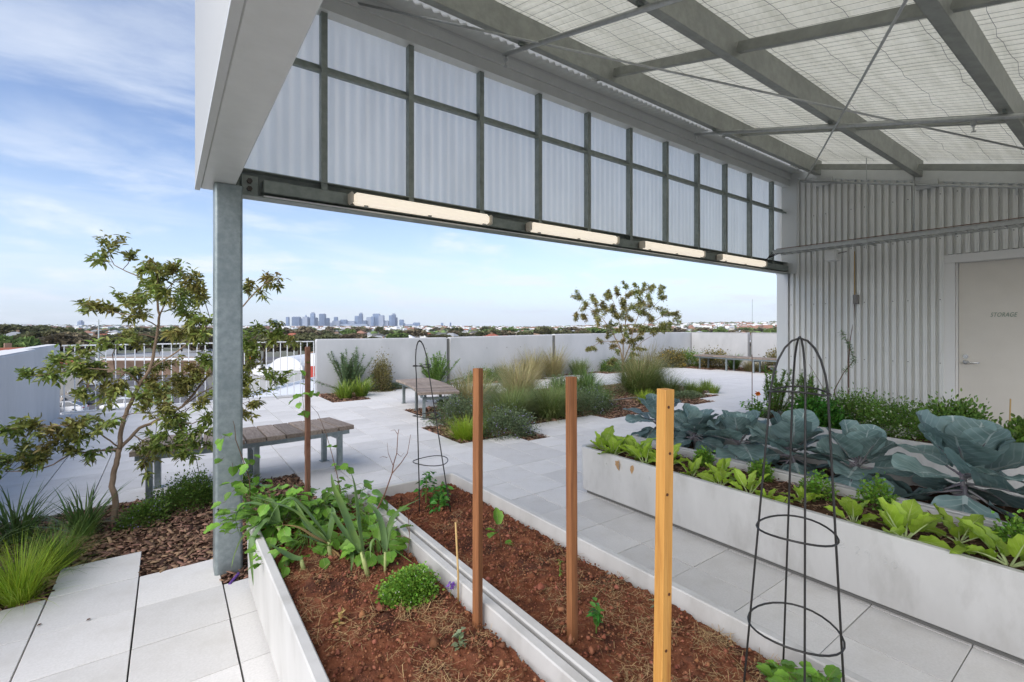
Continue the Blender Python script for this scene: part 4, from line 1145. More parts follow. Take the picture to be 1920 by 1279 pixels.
BR2 = [[(1168, 727, 0), (1169, 700, 0), (1168, 680, 0)], [(1168, 680, 0), (1163, 655, .1), (1150, 625, .3), (1128, 595, .5), (1105, 575, .6)], [(1168, 680, 0), (1168, 650, 0), (1172, 615, -.1), (1175, 575, -.2), (1172, 548, -.2)],
       [(1168, 680, 0), (1178, 655, -.1), (1195, 630, -.3), (1222, 605, -.4), (1255, 585, -.5)], [(1168, 690, 0), (1180, 665, .2), (1205, 640, .5), (1235, 622, .7)], [(1163, 655, .1), (1150, 640, .2), (1130, 640, .3), (1108, 651, .4)],
       [(1170, 640, 0), (1160, 600, .3), (1150, 565, .4), (1140, 550, .4)], [(1178, 655, 0), (1190, 610, .2), (1205, 570, .2), (1215, 545, .2)]]
RD2 = [(.032, .024), (.018, .005), (.018, .005), (.016, .005), (.012, .004), (.01, .004), (.012, .004), (.012, .004)]
CL2 = []
for u, v, r_ in [(1085, 560, 10), (1080, 592, 9), (1098, 575, 11), (1115, 560, 11), (1112, 585, 11), (1130, 572, 11), (1128, 598, 10), (1145, 555, 10), (1145, 580, 12), (1160, 548, 10), (1165, 570, 12), (1160, 595, 11), (1180, 552, 11), (1185, 578, 12), (1180, 600, 11), (1200, 545, 10), (1210, 533, 9), (1225, 538, 9), (1240, 545, 8), (1205, 565, 12), (1205, 590, 12),
               (1225, 575, 11), (1228, 598, 12), (1240, 560, 9), (1240, 612, 12), (1222, 618, 12), (1205, 615, 11), (1245, 590, 10), (1262, 590, 8), (1268, 600, 7), (1255, 610, 8), (1145, 612, 9), (1160, 618, 9), (1185, 620, 9), (1112, 652, 8), (1104, 655, 6), (1128, 641, 7), (1150, 650, 8), (1158, 658, 7), (1140, 632, 8), (1190, 640, 9), (1200, 632, 9), (1185, 662, 7), (1200, 655, 6), (1142, 548, 7), (1150, 675, 7), (1185, 678, 6), (1145, 680, 6), (1095, 590, 8), (1172, 535, 7), (1175, 630, 8), (1165, 640, 7), (1215, 555, 9), (1192, 535, 6)]:
    CL2.append((u, v, r_, r2.uniform(-.9, .9)))
grow_tree('small open-crowned tree with olive-brown leaves in the island bed', 'crape_tree', BR2, CL2, 11.96, 'leaf_tree_far', 1300, .055, .023, RD2, .8, 5, .004)

# ------------------------------------------------------------------ bed around the near tree
tuft((-.66, 3.69, 0), .34, .2, 620, 'grass_lime', 'bright lime grass tuft at the edge of the near paving', group='lime grass tufts', w=.0032, lean=.8)
tuft((-.93, 3.82, 0), .32, .2, 420, 'grass_lime', 'lime grass tuft half cut off by the picture edge', group='lime grass tufts', w=.0032, lean=.8)
tuft((-.57, 4.06, 0), .30, .22, 650, 'grass_green', 'mid-green fine grass tuft behind the lime tuft', w=.003, lean=.85)
tuft((-.50, 4.62, 0), .40, .2, 90, 'strap_dark', 'dark strappy plant close to the near tree trunk', 'strappy_plant', 'plant', 'dark strappy plants in the near bed', w=.014, lean=.75, droop=1.0)
tuft((-.86, 4.75, 0), .42, .22, 110, 'strap_dark', 'dark strappy plant second from the near tree trunk', 'strappy_plant', 'plant', 'dark strappy plants in the near bed', w=.014, lean=.8, droop=1.0)
tuft((-1.05, 4.25, 0), .42, .22, 100, 'strap_dark', 'dark strappy plant behind the lime tufts at the picture edge', 'strappy_plant', 'plant', 'dark strappy plants in the near bed', w=.013, lean=.8, droop=1.0)
bush((-.14, 4.62, -.01), .17, .15, .15, 1500, .018, .010, 'leaf_small', 'low green groundcover with tiny mauve flowers at the tree foot', 'flowering_groundcover', 'groundcover', 'groundcover in the near bed', stems=24, flowers=('flower_purple', 70, .007), clumps=40)
bush((.13, 4.86, -.01), .24, .20, .24, 2600, .020, .010, 'leaf_small', 'taller green groundcover mound between tree and column', 'flowering_groundcover', 'groundcover', 'groundcover in the near bed', stems=34, flowers=('flower_purple', 30, .007), clumps=50, jag=.4)
bush((.45, 4.98, -.01), .22, .16, .20, 1600, .020, .010, 'leaf_small', 'green groundcover mound directly behind the column', 'flowering_groundcover', 'groundcover', 'groundcover in the near bed', stems=24, clumps=36)

# ------------------------------------------------------------------ island bed
G = 'plants in the island bed'
tuft((3.28, 5.56, 0), .34, .25, 900, 'grass_lime', 'round lime grass tuft at the front corner of the island bed', group=G, w=.005, lean=.95, spread=.14)
bush((3.85, 5.46, 0), .42, .36, .36, 3000, .028, .012, 'leaf_grey', 'grey-green bush with mauve flowers next to the front lime tuft', group=G, flowers=('flower_purple', 120, .012), clumps=44)
bush((3.72, 6.45, 0), .45, .5, .40, 2800, .028, .012, 'leaf_grey', 'dark grey-green bush beside the legs of the island bench', group=G, flowers=('flower_purple', 60, .012), clumps=44)
bush((6.05, 6.0, 0), .45, .38, .42, 2800, .028, .012, 'leaf_grey', 'dark flowering bush at the front edge right of the middle stake', group=G, flowers=('flower_purple', 90, .012), clumps=44)
tuft((4.45, 6.15, 0), .68, .6, 1500, 'grass_fine', 'arching green fountain grass behind the mauve bush', group=G, w=.006, lean=.9, droop=1.1, spread=.16)
tuft((5.2, 6.05, 0), .70, .6, 1500, 'grass_fine', 'arching green fountain grass behind the middle stake', group=G, w=.006, lean=.9, droop=1.1, spread=.16)
tuft((4.35, 7.2, 0), .72, .5, 700, 'grass_straw', 'straw-coloured feathery grass near the island bench', group=G, w=.006, lean=1.0, droop=1.3, spread=.15, top=('grass_straw', 1.1, 200))
tuft((5.5, 7.3, 0), .80, .6, 900, 'grass_straw', 'tall straw-coloured feathery grass in mid island', group=G, w=.006, lean=1.0, droop=1.3, spread=.18, top=('grass_straw', 1.1, 240))
tuft((6.4, 8.4, 0), .75, .6, 800, 'grass_straw', 'straw-coloured feathery grass at the back of the island bed', group=G, w=.006, lean=1.0, droop=1.3, spread=.18, top=('grass_straw', 1.1, 240))
tuft((6.9, 9.6, 0), .6, .5, 500, 'grass_fine', 'pale green grass at the far side of the island bed', group=G, w=.007, lean=.7, droop=.8, spread=.16, top=('grass_straw', 1.2, 160))
tuft((6.2, 6.9, 0), .62, .3, 130, 'strap_dark', 'dark strappy clump left of the middle stake top', 'strappy_plant', 'plant', G, w=.022, lean=.5, droop=.6)
tuft((7.0, 7.1, 0), .62, .3, 140, 'strap_dark', 'dark strappy clump right of the middle stake top', 'strappy_plant', 'plant', G, w=.022, lean=.5, droop=.6)
tuft((4.75, 8.3, 0), .55, .3, 120, 'strap_dark', 'dark strappy clump behind the island bench', 'strappy_plant', 'plant', G, w=.022, lean=.7, droop=.8)
tuft((4.1, 7.75, 0), .35, .25, 90, 'strap_dark', 'small dark strappy clump under the island bench', 'strappy_plant', 'plant', G, w=.016, lean=.8, droop=.8)
tuft((8.8, 8.75, 0), .50, .3, 150, 'strap_dark', 'green strappy clump at the foot of the island tree', 'strappy_plant', 'plant', G, w=.022, lean=.8, droop=.7)
tuft((8.75, 7.05, 0), .95, .9, 2000, 'grass_fine', 'big arching fountain grass beside the island tree', group=G, w=.007, lean=1.0, droop=1.2, spread=.22, top=('grass_straw', 1.2, 200))
tuft((9.6, 7.5, 0), 1.0, .9, 1800, 'grass_fine', 'big fountain grass behind the other near the island tree', group=G, w=.007, lean=1.1, droop=1.3, spread=.22, top=('grass_straw', 1.15, 200))
tuft((7.65, 6.02, 0), .30, .2, 420, 'grass_lime', 'small yellow-green tuft behind the first cabbage leaves', group=G, w=.006, lean=.8, spread=.09)
for k, (u, v, lb) in enumerate(((1292, 734, 'first'), (1308, 737, 'second'), (1324, 732, 'third'), (1338, 737, 'fourth'))):
    p = gr(u, v); tuft(p, .30 if k % 2 == 0 else .24, .2, 300, 'strap_lime', lb + ' from the island tree of four small tufts on the paving edge', group='row of four small tufts', w=.007, lean=.55, spread=.09)
bush((8.95, 6.0, 0), .55, .25, .12, 1600, .025, .012, 'leaf_grey', 'low creeping groundcover in front of the four small tufts', 'groundcover_mat', 'groundcover', G, clumps=30)
bush((7.4, 8.1, 0), .5, .5, .35, 1600, .03, .014, 'leaf_grey', 'grey low bush behind the strappy clumps', group=G, clumps=30)
for k, (x, y, h, m_, lb) in enumerate(((4.0, 6.0, .45, 'grass_fine', 'low green grass between mauve bush and fountain grass'), (5.0, 6.6, .6, 'grass_fine', 'green arching grass behind the front fountain grasses'), (5.75, 6.35, .55, 'grass_fine', 'green arching grass left of the dark flowering bush'), (6.6, 6.35, .5, 'grass_green', 'bright green low grass right of the dark flowering bush'), (5.2, 8.1, .7, 'grass_fine', 'pale green grass behind the island bench end'), (7.5, 7.4, .6, 'grass_green', 'green grass left of the island tree'), (9.2, 6.6, .6, 'grass_fine', 'green arching grass right of the big fountain grass'))):
    tuft((x, y, 0), h, .5, 900, m_, lb, group=G, w=.006, lean=1.05, droop=1.2, spread=.2)
MB().tube([(7.3, 6.55, .02), (7.7, 6.5, .03), (8.3, 6.45, .02)], .012, 6).build('drip_hose', 'plastic_grey'); tag(bpy.data.objects['drip_hose'], 'grey drip hose lying on the mulch of the island bed', 'hose')

# ------------------------------------------------------------------ beds along the parapets
G = 'plants along the parapets'
def spray(p, h, r, n, ll, mat, label, name='shrub', g=G, stems=44, lean=.75):
    """upright stems clothed in needle leaves"""
    p = Vector(p); t = thing(name, label, 'shrub', p, g); sb = MB(); P = []; D = []
    for k in range(stems):
        a = random.random() * 6.283; ln = abs(random.gauss(0, lean * .6)); L = h * random.uniform(.6, 1.08)
        b0 = p + Vector((math.cos(a), math.sin(a), 0)) * r * .2 * random.random(); d = Vector((math.cos(a) * math.sin(ln), math.sin(a) * math.sin(ln), math.cos(ln)))
        e = b0 + d * L; m_ = b0.lerp(e, .5) + Vector((0, 0, .03)); sb.tube([b0, m_, e], [.004, .003, .0015], 4)
        for j in range(int(n * 1.8) // stems):
            f = random.uniform(.18, 1); q = b0.lerp(e, f); P.append(q); D.append(d * .7 + Vector((random.gauss(0, .6), random.gauss(0, .6), random.gauss(.2, .4))))
    sb.build('stems', 'twig', t); P = np.array(P); D = np.array(D)
    leaves('foliage', mat, P, D, np.array([0, 0, 1.0]) + rng.normal(0, .5, P.shape), ll * rng.uniform(.7, 1.3, len(P)), ll * .18, t)
    return t
spray((3.36, 10.95, 0), .98, .4, 3600, .07, 'leaf_rosemary', 'upright blue-green needle shrub against the first parapet panel')
tuft((3.05, 10.2, 0), .42, .3, 170, 'strap_lime', 'lime-edged strappy plant in front of the needle shrub', 'strappy_plant', 'plant', G, w=.02, lean=.7, droop=.7, spread=.12)
tuft((3.42, 10.3, 0), .44, .3, 170, 'strap_lime', 'lime-edged strappy plant nearer the bronze shrub', 'strappy_plant', 'plant', G, w=.02, lean=.7, droop=.7, spread=.12)
bush((4.08, 10.85, .0), .27, .25, .75, 2200, .035, .018, 'leaf_olive', 'bronze upright shrub against the first parapet panel', group=G, clumps=40)
bush((4.6, 10.95, 0), .7, .16, .16, 1500, .03, .014, 'leaf_grey', 'low dark groundcover strip along the first parapet panel', 'groundcover_mat', 'groundcover', G, clumps=30)
spray((5.55, 10.95, 0), .82, .42, 3600, .07, 'leaf_herb', 'rounded green needle shrub by the first parapet joint', lean=.9)
tuft((7.6, 11.0, 0), .5, .3, 160, 'strap_dark', 'green strappy clump by the second parapet panel', 'strappy_plant', 'plant', G, w=.025, lean=.6)
bush((7.0, 10.95, 0), .5, .2, .35, 1300, .04, .02, 'leaf_small', 'low dark bush at the foot of the second parapet panel', group=G, clumps=26)
tuft((8.6, 10.75, 0), .75, .5, 700, 'grass_straw', 'straw grass in front of the second parapet panel', group=G, w=.008, spread=.2, top=('grass_straw', 1.25, 180))
tuft((9.5, 10.9, 0), .75, .5, 700, 'grass_straw', 'straw grass by the second parapet joint', group=G, w=.008, spread=.2, top=('grass_straw', 1.3, 200))
tuft((10.6, 10.9, 0), .6, .5, 600, 'grass_fine', 'green grass just past the second parapet joint', group=G, w=.009, spread=.2)
bush((12.3, 11.05, 0), .5, .25, .42, 1300, .045, .022, 'leaf_small', 'dark green bush left of the island tree against the parapet', group=G, clumps=26)
bush((13.4, 11.05, 0), .5, .25, .36, 1300, .045, .022, 'leaf_small', 'dark green bush right of the island tree trunk against the parapet', group=G, clumps=26)
bush((15.4, 10.9, 0), .7, .4, .6, 2200, .06, .03, 'leaf_olive', 'yellow flowering bush before the parapet corner', group=G, clumps=40, flowers=('flower_yellow', 160, .03))
bush((16.6, 10.9, 0), .7, .4, .6, 1600, .05, .025, 'leaf_small', 'green bush in the parapet corner', group=G, clumps=30, flowers=('flower_yellow', 40, .03))
bush((16.7, 9.9, 0), .5, .5, .65, 1600, .06, .03, 'leaf_olive', 'olive and yellow bush behind the end of the far bench', group=G, clumps=30, flowers=('flower_yellow', 120, .03))
tuft((16.6, 9.1, 0), .6, .4, 190, 'strap_dark', 'green strappy clump under the far bench', 'strappy_plant', 'plant', G, w=.03, lean=.7)
bush((16.8, 7.6, 0), .5, .5, .65, 1500, .06, .03, 'leaf_olive', 'olive bush with orange-yellow heads near the storage wall corner', group=G, clumps=30, flowers=('flower_yellow', 90, .035))
tuft((16.4, 8.3, 0), .45, .5, 500, 'grass_straw', 'low dry grass in the bed behind the far bench', group=G, w=.01, spread=.3)
tuft((16.3, 7.0, 0), .5, .4, 400, 'grass_fine', 'low green grass at the wall end of the far bed', group=G, w=.01, spread=.3)
# ------------------------------------------------------------------ big leaves for the vegetables
def big_leaf(name, mat, L, Wd, pet, pw, cup, droop, wave, seed, rnd=1.0, nu=10, nv=8, stem_mat=None):
    """leaf along +X from the stalk foot at the origin: stalk of length pet, blade L x Wd"""
    r_ = random.Random(seed); V = []; F = []; UV = []
    ph = [r_.uniform(0, 6.28) for _ in range(4)]
    def width(t):
        if rnd > .5: return (math.sin(math.pi * min(1, (t * .90 + .07))) ** .5)
        return (math.sin(math.pi * (t * .94 + .03) ** .82) ** .8)
    for i in range(nu + 1):
        t = i / nu; w = Wd * width(t) * .5
        bx = pet + L * t; bend = -droop * L * t * t
        for j in range(nv + 1):
            s_ = j / nv * 2 - 1
            x = bx + (.10 * L * abs(s_) ** 2 * (-1 if t > .8 else .3)) * (1 if rnd > .5 else .3)
            y = w * s_ * (1 + .05 * math.sin(5 * t * 6.28 + ph[0]))
            z = bend + cup * Wd * (s_ * s_) * (.6 + .5 * math.sin(math.pi * t)) + wave * Wd * abs(s_) ** 1.5 * math.sin(3.2 * 6.28 * t + ph[1 if s_ > 0 else 2]) + .012 * Wd * math.sin(9 * t + 7 * abs(s_) + ph[3])
            V.append((x, y, z)); UV.append((t, j / nv))
    for i in range(nu):
        for j in range(nv):
            a = i * (nv + 1) + j; F.append((a, a + nv + 1, a + nv + 2, a + 1))
    nb_ = len(F); o = len(V); n = 5; rings = 6
    for i in range(rings + 1):                                           # stalk running on as the midrib
        t = i / rings; x = (pet + L * .55) * t; tt = max(0, (x - pet) / L)
        rad = pw * (1 - .75 * t); zc_ = -droop * L * tt * tt - rad * .6 * (x > pet)
        for k in range(n):
            a = 2 * math.pi * k / n; V.append((x, rad * math.cos(a), zc_ + rad * math.sin(a) * .8)); UV.append((.02, .5))
    for i in range(rings):
        for k in range(n): F.append((o + i * n + k, o + (i + 1) * n + k, o + (i + 1) * n + (k + 1) % n, o + i * n + (k + 1) % n))
    me = bpy.data.meshes.new(name); me.from_pydata(V, [], F); me.materials.append(MATS[mat]); me.materials.append(MATS[stem_mat or mat])
    uv = me.uv_layers.new(name='UVMap')
    for p in me.polygons:
        p.use_smooth = True
        if p.index >= nb_: p.material_index = 1
        for li in p.loop_indices: uv.data[li].uv = UV[me.loops[li].vertex_index]
    me.update(); return me
def round_leaf(name, L, Wd, pet, pw, cup, droop, wave, seed, rings=6, sp=22):
    """broad round cabbage leaf: polar grid with a wavy margin, stalk along +X"""
    r_ = random.Random(seed); ph = [r_.uniform(0, 6.28) for _ in range(5)]; V = []; F = []; UV = []
    def P(r, a):
        x = L * (.5 + .5 * r * math.cos(a) * (1 + .03 * math.sin(4 * a + ph[0]))); y = Wd * .5 * r * math.sin(a) * (1 + .05 * math.sin(5 * a + ph[1])) * (1 - .14 * max(0, -math.cos(a)) * r)
        t = x / L; s_ = y / (Wd * .5)
        z = -droop * L * t * t + cup * Wd * (s_ * s_ * .8 + .35 * max(0, t - .5) ** 2) + wave * Wd * r ** 3 * math.sin(6 * a + ph[2]) + .5 * wave * Wd * r ** 2 * math.sin(11 * a + ph[3]) + .012 * Wd * math.sin(14 * t + 9 * abs(s_) + ph[4])
        return (pet + x, y, z), (t, .5 + s_ * .5)
    p, u = P(0, 0); V.append(p); UV.append(u)
    for i in range(1, rings + 1):
        for k in range(sp):
            p, u = P((i / rings) ** .85, 2 * math.pi * k / sp); V.append(p); UV.append(u)
    for k in range(sp): F.append((0, 1 + k, 1 + (k + 1) % sp))
    for i in range(rings - 1):
        for k in range(sp): a, b_ = 1 + i * sp, 1 + (i + 1) * sp; F.append((a + k, b_ + k, b_ + (k + 1) % sp, a + (k + 1) % sp))
    nb_ = len(F); o = len(V); n = 5; rg = 6
    for i in range(rg + 1):
        t = i / rg; x = (pet + L * .6) * t; tt = max(0, (x - pet) / L); rad = pw * (1 - .75 * t); zc_ = -droop * L * tt * tt - rad * .7 * (x > pet)
        for k in range(n):
            a = 2 * math.pi * k / n; V.append((x, rad * math.cos(a), zc_ + rad * math.sin(a) * .8)); UV.append((.02, .5))
    for i in range(rg):
        for k in range(n): F.append((o + i * n + k, o + (i + 1) * n + k, o + (i + 1) * n + (k + 1) % n, o + i * n + (k + 1) % n))
    me = bpy.data.meshes.new(name); me.from_pydata(V, [], F); me.materials.append(MATS['cabbage_leaf']); me.materials.append(MATS['cabbage_stem']); uv = me.uv_layers.new(name='UVMap')
    for p in me.polygons:
        p.use_smooth = True
        if p.index >= nb_: p.material_index = 1
        for li in p.loop_indices: uv.data[li].uv = UV[me.loops[li].vertex_index]
    me.update(); return me
CAB = [round_leaf('leaf', .24, .26 * w_, .07, .008, c_, d_, wv, 30 + k) for k, (w_, c_, d_, wv) in enumerate(((1.0, .16, .10, .03), (1.1, .24, .16, .035), (1.0, .08, .30, .03), (1.05, .30, -.10, .03), (1.08, .04, .42, .035), (.95, .2, .05, .05)))]
CHA = [big_leaf('leaf', 'chard_leaf', .15, .085 * w_, .055, .006, c_, d_, .09, 50 + k, 0, 10, 8, 'chard_stem') for k, (w_, c_, d_) in enumerate(((1, .2, .15), (1.15, .12, .3), (.9, .25, .05), (1.2, .1, .5)))]
BRO = [big_leaf('leaf', 'broad_leaf', .075, .062 * w_, .03, .0016, c_, d_, .06, 70 + k, 1.0, 7, 6, 'twig') for k, (w_, c_, d_) in enumerate(((1, .12, .2), (1.15, .05, .35), (.85, .2, .1)))]
def put_leaf(me, parent, p, az, pitch, roll=0.0, s_=1.0, name='leaf'):
    o = link(name, me, parent); o.location = Vector(p) - worldloc(parent)
    o.rotation_euler = (Matrix.Rotation(az, 3, 'Z') @ Matrix.Rotation(-pitch, 3, 'Y') @ Matrix.Rotation(roll, 3, 'X')).to_euler()
    o.scale = (s_, s_, s_); return o
def cabbage(p, h, n, s_, label, seed):
    r_ = random.Random(seed); p = Vector(p); t = thing('cabbage_plant', label, 'cabbage', p, 'cabbage plants in a row')
    MB().tube([p + Vector((0, 0, -.03)), p + Vector((.01, .01, h * .5)), p + Vector((.0, .02, h))], [.017, .014, .01], 8).build('stem', 'cabbage_stem', t, smooth=True)
    for k in range(n):
        f = k / (n - 1); az = k * 2.4 + r_.uniform(-.3, .3) + seed
        if f < .38: pitch = r_.uniform(-34, 4); me = CAB[r_.choice((2, 4))]; sz = r_.uniform(.9, 1.1)
        elif f < .7: pitch = r_.uniform(0, 36); me = CAB[r_.choice((0, 1, 2, 5))]; sz = r_.uniform(.9, 1.12)
        else: pitch = r_.uniform(38, 70); me = CAB[r_.choice((0, 1, 3, 5))]; sz = r_.uniform(.72, 1.0)
        z = .08 + (h - .08) * min(1, f * 1.25)
        put_leaf(me, t, p + Vector((math.cos(az) * .012, math.sin(az) * .012, z)), az, R(pitch), r_.uniform(-.35, .35), sz * s_)
    return t
CX = 4.04
cl_ = [(3.02, .20, 23, 1.05, 'cabbage plant at the far end of the row, leaves lifted'), (2.58, .17, 23, 1.03, 'cabbage plant second from the far end of the row'), (2.14, .17, 23, 1.05, 'cabbage plant third from the far end of the row'),
       (1.72, .19, 24, 1.1, 'cabbage plant behind the black wire obelisk top'), (1.27, .17, 23, 1.06, 'shorter cabbage plant just before the largest one'), (.72, .24, 25, 1.4, 'largest cabbage plant, broad open leaves, in front of the door'), (.18, .20, 16, 1.1, 'cabbage plant cut off by the picture edge')]
for k, (y, h, n_, s_, lb) in enumerate(cl_): cabbage((CX + random.uniform(-.05, .05), y, .36), h, n_, s_, lb, 3 + k * 1.7)
def chard(p, n, s_, label, seed):
    r_ = random.Random(seed); p = Vector(p); t = thing('chard_plant', label, 'chard', p, 'chard plants along the trough')
    for k in range(n):
        az = k * 2.4 + r_.uniform(-.4, .4) + seed; f = k / max(1, n - 1)
        put_leaf(r_.choice(CHA), t, p + Vector((math.cos(az) * .008, math.sin(az) * .008, -.005)), az, R(18 + 55 * f + r_.uniform(-12, 12)), r_.uniform(-.6, .6), s_ * .80 * r_.uniform(.65, 1.15))
CHP = [(3.22, 3.0, 7, 1.35, 'tall chard at the very far corner of its trough'), (3.16, 2.83, 7, 1.2, 'chard drooping over the rim at the far corner'), (3.28, 2.68, 7, 1.3, 'dense chard second clump from the far corner'), (3.18, 2.50, 7, 1.25, 'chard just left of the pine stake'), (3.24, 2.36, 8, 1.35, 'tall chard touching the pine stake outline'),
       (3.2, 2.08, 6, .95, 'small chard just right of the pine stake'), (3.18, 1.84, 7, 1.05, 'chard with pale upright leaf right of the pine stake'), (3.17, 1.63, 6, 1.05, 'chard left of the near obelisk'), (3.3, 1.35, 6, .9, 'small chard inside the near obelisk outline'), (3.2, 1.04, 6, 1.25, 'chard just right of the near obelisk'), (3.17, .80, 8, 1.5, 'largest pale-stemmed chard right of the obelisk'), (3.22, .42, 8, 1.45, 'chard closest to the picture edge'),
       (3.36, 2.9, 6, 1.1, 'low chard tucked behind the far corner clump'), (3.38, 2.48, 6, 1.1, 'low chard behind the clump left of the pine stake'), (3.36, 1.95, 6, 1.0, 'low chard set back between the two small clumps'), (3.14, 1.5, 5, .8, 'tiny chard at the rim left of the obelisk'), (3.36, .62, 6, 1.2, 'low chard set back beside the largest chard')]
for k, (x, y, n_, s_, lb) in enumerate(CHP): chard((x, y, .375), n_ + 2, s_, lb, 2 + k * .9)
# parsley clumps between chard and cabbage
for k, (x, y, s_, lb) in enumerate(((3.55, 2.2, .09, 'parsley clump behind the small chard'), (3.58, 1.75, .10, 'parsley clump between chard and fourth cabbage'), (3.5, 1.35, .12, 'parsley clump seen through the near obelisk'), (3.6, 1.05, .12, 'parsley clump below the shorter cabbage'), (3.5, .42, .12, 'parsley clump by the last chard'))):
    bush((x, y, .37), s_ * .8, s_ * .8, s_ * 1.3, 420, .020, .014, 'leaf_parsley', lb, 'parsley_plant', 'parsley', 'parsley clumps in the chard trough', stems=14, clumps=20)
t = thing('withered_leaf', 'curled tan withered leaf hanging over the trough rim, nearer the far corner', 'leaf', (3.03, 2.66, .40), 'withered leaves on the rim')
put_leaf(CHA[3], t, (3.05, 2.66, .425), math.pi, R(-62), .3, .55); t.children[0].data = CHA[3].copy(); t.children[0].data.materials[0] = MATS['leaf_dead']; t.children[0].data.materials[1] = MATS['leaf_dead']; dead = t.children[0].data
t = thing('withered_leaf', 'crumpled tan withered leaf hanging over the trough rim, beside the pine stake', 'leaf', (3.03, 2.5, .40), 'withered leaves on the rim')
put_leaf(dead, t, (3.05, 2.49, .425), math.pi, R(-70), -.4, .6)
t = thing('yellow_leaf', 'fallen yellow leaf inside the near obelisk outline', 'leaf', (3.2, 1.5, .39))
put_leaf(dead, t, (3.22, 1.5, .40), R(200), R(-20), 0, .5); t.children[0].data = dead.copy(); t.children[0].data.materials[0] = MATS['leaf_yellow']
chips_t3 = [(x_, y_) for x_ in (3.1,) for y_ in (1,)]
def bedchips(x0, x1, y0, y1, z, k, name, label):
    P = np.stack([rng.uniform(x0, x1, k), rng.uniform(y0, y1, k), z + rng.random(k) * .012], 1)
    o = blades(name, 'chip', P, rng.random(k) * 6.283, R(90) + rng.normal(0, .15, k), .035 * rng.lognormal(0, .4, k), .008 * rng.uniform(.4, 1.4, k), None, droop=rng.normal(0, .1, k), seg=2, taper=.3)
    tag(o, label, 'mulch', None, 'stuff')
bedchips(3.09, 3.65, 0, 3.05, .373, 2400, 'bark_mulch', 'brown bark mulch under the chard')
bedchips(3.79, 4.35, 0, 3.05, .362, 1200, 'bark_mulch', 'brown bark mulch under the cabbages')

# ------------------------------------------------------------------ herbs in the far troughs
G = 'herbs in the far troughs'
spray((6.15, 2.85, .36), .62, .3, 1600, .05, 'leaf_herb', 'feathery green herb seen through the near obelisk arch', 'herb_plant', G, 22, .5)
spray((6.5, 2.6, .36), .55, .3, 1500, .05, 'leaf_herb', 'feathery green herb right of the obelisk arch', 'herb_plant', G, 22, .5)
bush((6.05, 2.35, .36), .28, .3, .30, 1800, .04, .022, 'leaf_basil', 'leafy green herb below the obelisk ring', 'herb_plant', 'herb', G, clumps=34)
bush((6.45, 2.1, .36), .32, .34, .36, 2600, .03, .012, 'leaf_herb', 'white-flowering herb bush under the wall light', 'herb_plant', 'herb', G, clumps=40, flowers=('flower_white', 170, .014))
bush((6.3, 1.72, .36), .32, .32, .36, 2600, .03, .012, 'leaf_herb', 'white-flowering herb bush left of the largest cabbage', 'herb_plant', 'herb', G, clumps=40, flowers=('flower_white', 150, .014))
bush((6.55, 1.25, .36), .30, .30, .34, 2200, .04, .018, 'leaf_herb', 'green herb bush at the foot of the door frame', 'herb_plant', 'herb', G, clumps=36, flowers=('flower_white', 20, .014))
bush((6.0, .72, .36), .25, .22, .26, 1400, .05, .026, 'leaf_small', 'dark leafy plant in front of the door near the stick', 'herb_plant', 'herb', G, clumps=26)
p = Vector((6.75, 2.35, .36)); t = thing('twiggy_plant', 'tall thin twig plant with narrow leaves climbing before the ribbed wall', 'plant', p)
pts = [p, p + Vector((.02, .06, .35)), p + Vector((.0, -.05, .58)), p + Vector((0, -.16, .74)), p + Vector((.02, -.10, .92)), p + Vector((.0, -.02, 1.10))]
sb = MB().tube(pts, [.007, .006, .005, .004, .003, .002], 6)
sb.tube([p, p + Vector((0, .14, .3)), p + Vector((0, .26, .52)), p + Vector((0, .34, .66))], [.005, .004, .003, .002], 5); sb.build('stems', 'twig', t)
P = []; D = []
for k in range(170):
    i = random.choice((2, 3, 3, 4, 4)); f = random.random(); q = pts[i].lerp(pts[i + 1] if i < 5 else pts[5], f); P.append(q + Vector((random.gauss(0, .012),) * 3)); D.append(Vector((random.gauss(0, .7), random.gauss(0, .7), random.gauss(.2, .6))))
leaves('foliage', 'leaf_rosemary', P, D, np.array([0, 0, 1.0]) + rng.normal(0, .5, (170, 3)), .05, .009, t)
p = Vector((5.86, 2.92, .36)); t = thing('marigold_plant', 'leafy marigold with one orange bloom at the far trough corner', 'flower', p)
sb = MB(); P = []; D = []
for k in range(12):
    a = random.random() * 6.28; e = p + Vector((math.cos(a) * random.uniform(.05, .22), math.sin(a) * random.uniform(.05, .22), random.uniform(.12, .30))); sb.tube([p, p.lerp(e, .5) + Vector((0, 0, .04)), e], [.004, .003, .0015], 5)
    for j in range(22): P.append(p.lerp(e, random.uniform(.3, 1.05))); D.append(Vector((random.gauss(0, 1), random.gauss(0, 1), random.gauss(.2, .5))))
sb.build('stems', 'leaf_herb', t); leaves('foliage', 'leaf_bright', P, D, np.array([0, 0, 1.0]) + rng.normal(0, .4, (len(P), 3)), .05, .018, t)
fp = at(1421, 737, 5.95); MB().tube([p, (p + fp) / 2 + Vector((0, 0, .04)), fp], .003, 5).build('flower_stalk', 'leaf_herb', t)
k = 40; leaves('bloom', 'flower_orange', np.repeat([fp[:]], k, 0) + rng.normal(0, .004, (k, 3)), rng.normal(0, 1, (k, 3)), np.array([0, 0, 1.0]) + rng.normal(0, .3, (k, 3)), .038, .018, t)
t = thing('herb_plant', 'low leafy ground plant left of the marigold at the trough end', 'herb', (5.95, 3.0, .36), G)
q = 500; P = np.stack([rng.uniform(5.78, 6.3, q), rng.uniform(2.85, 3.06, q), .36 + rng.random(q) * .08], 1)
leaves('foliage', 'leaf_grey', P, rdir(q) + np.array([0, 0, .4]), np.array([0, 0, 1.0]) + rng.normal(0, .4, (q, 3)), .03, .014, t)

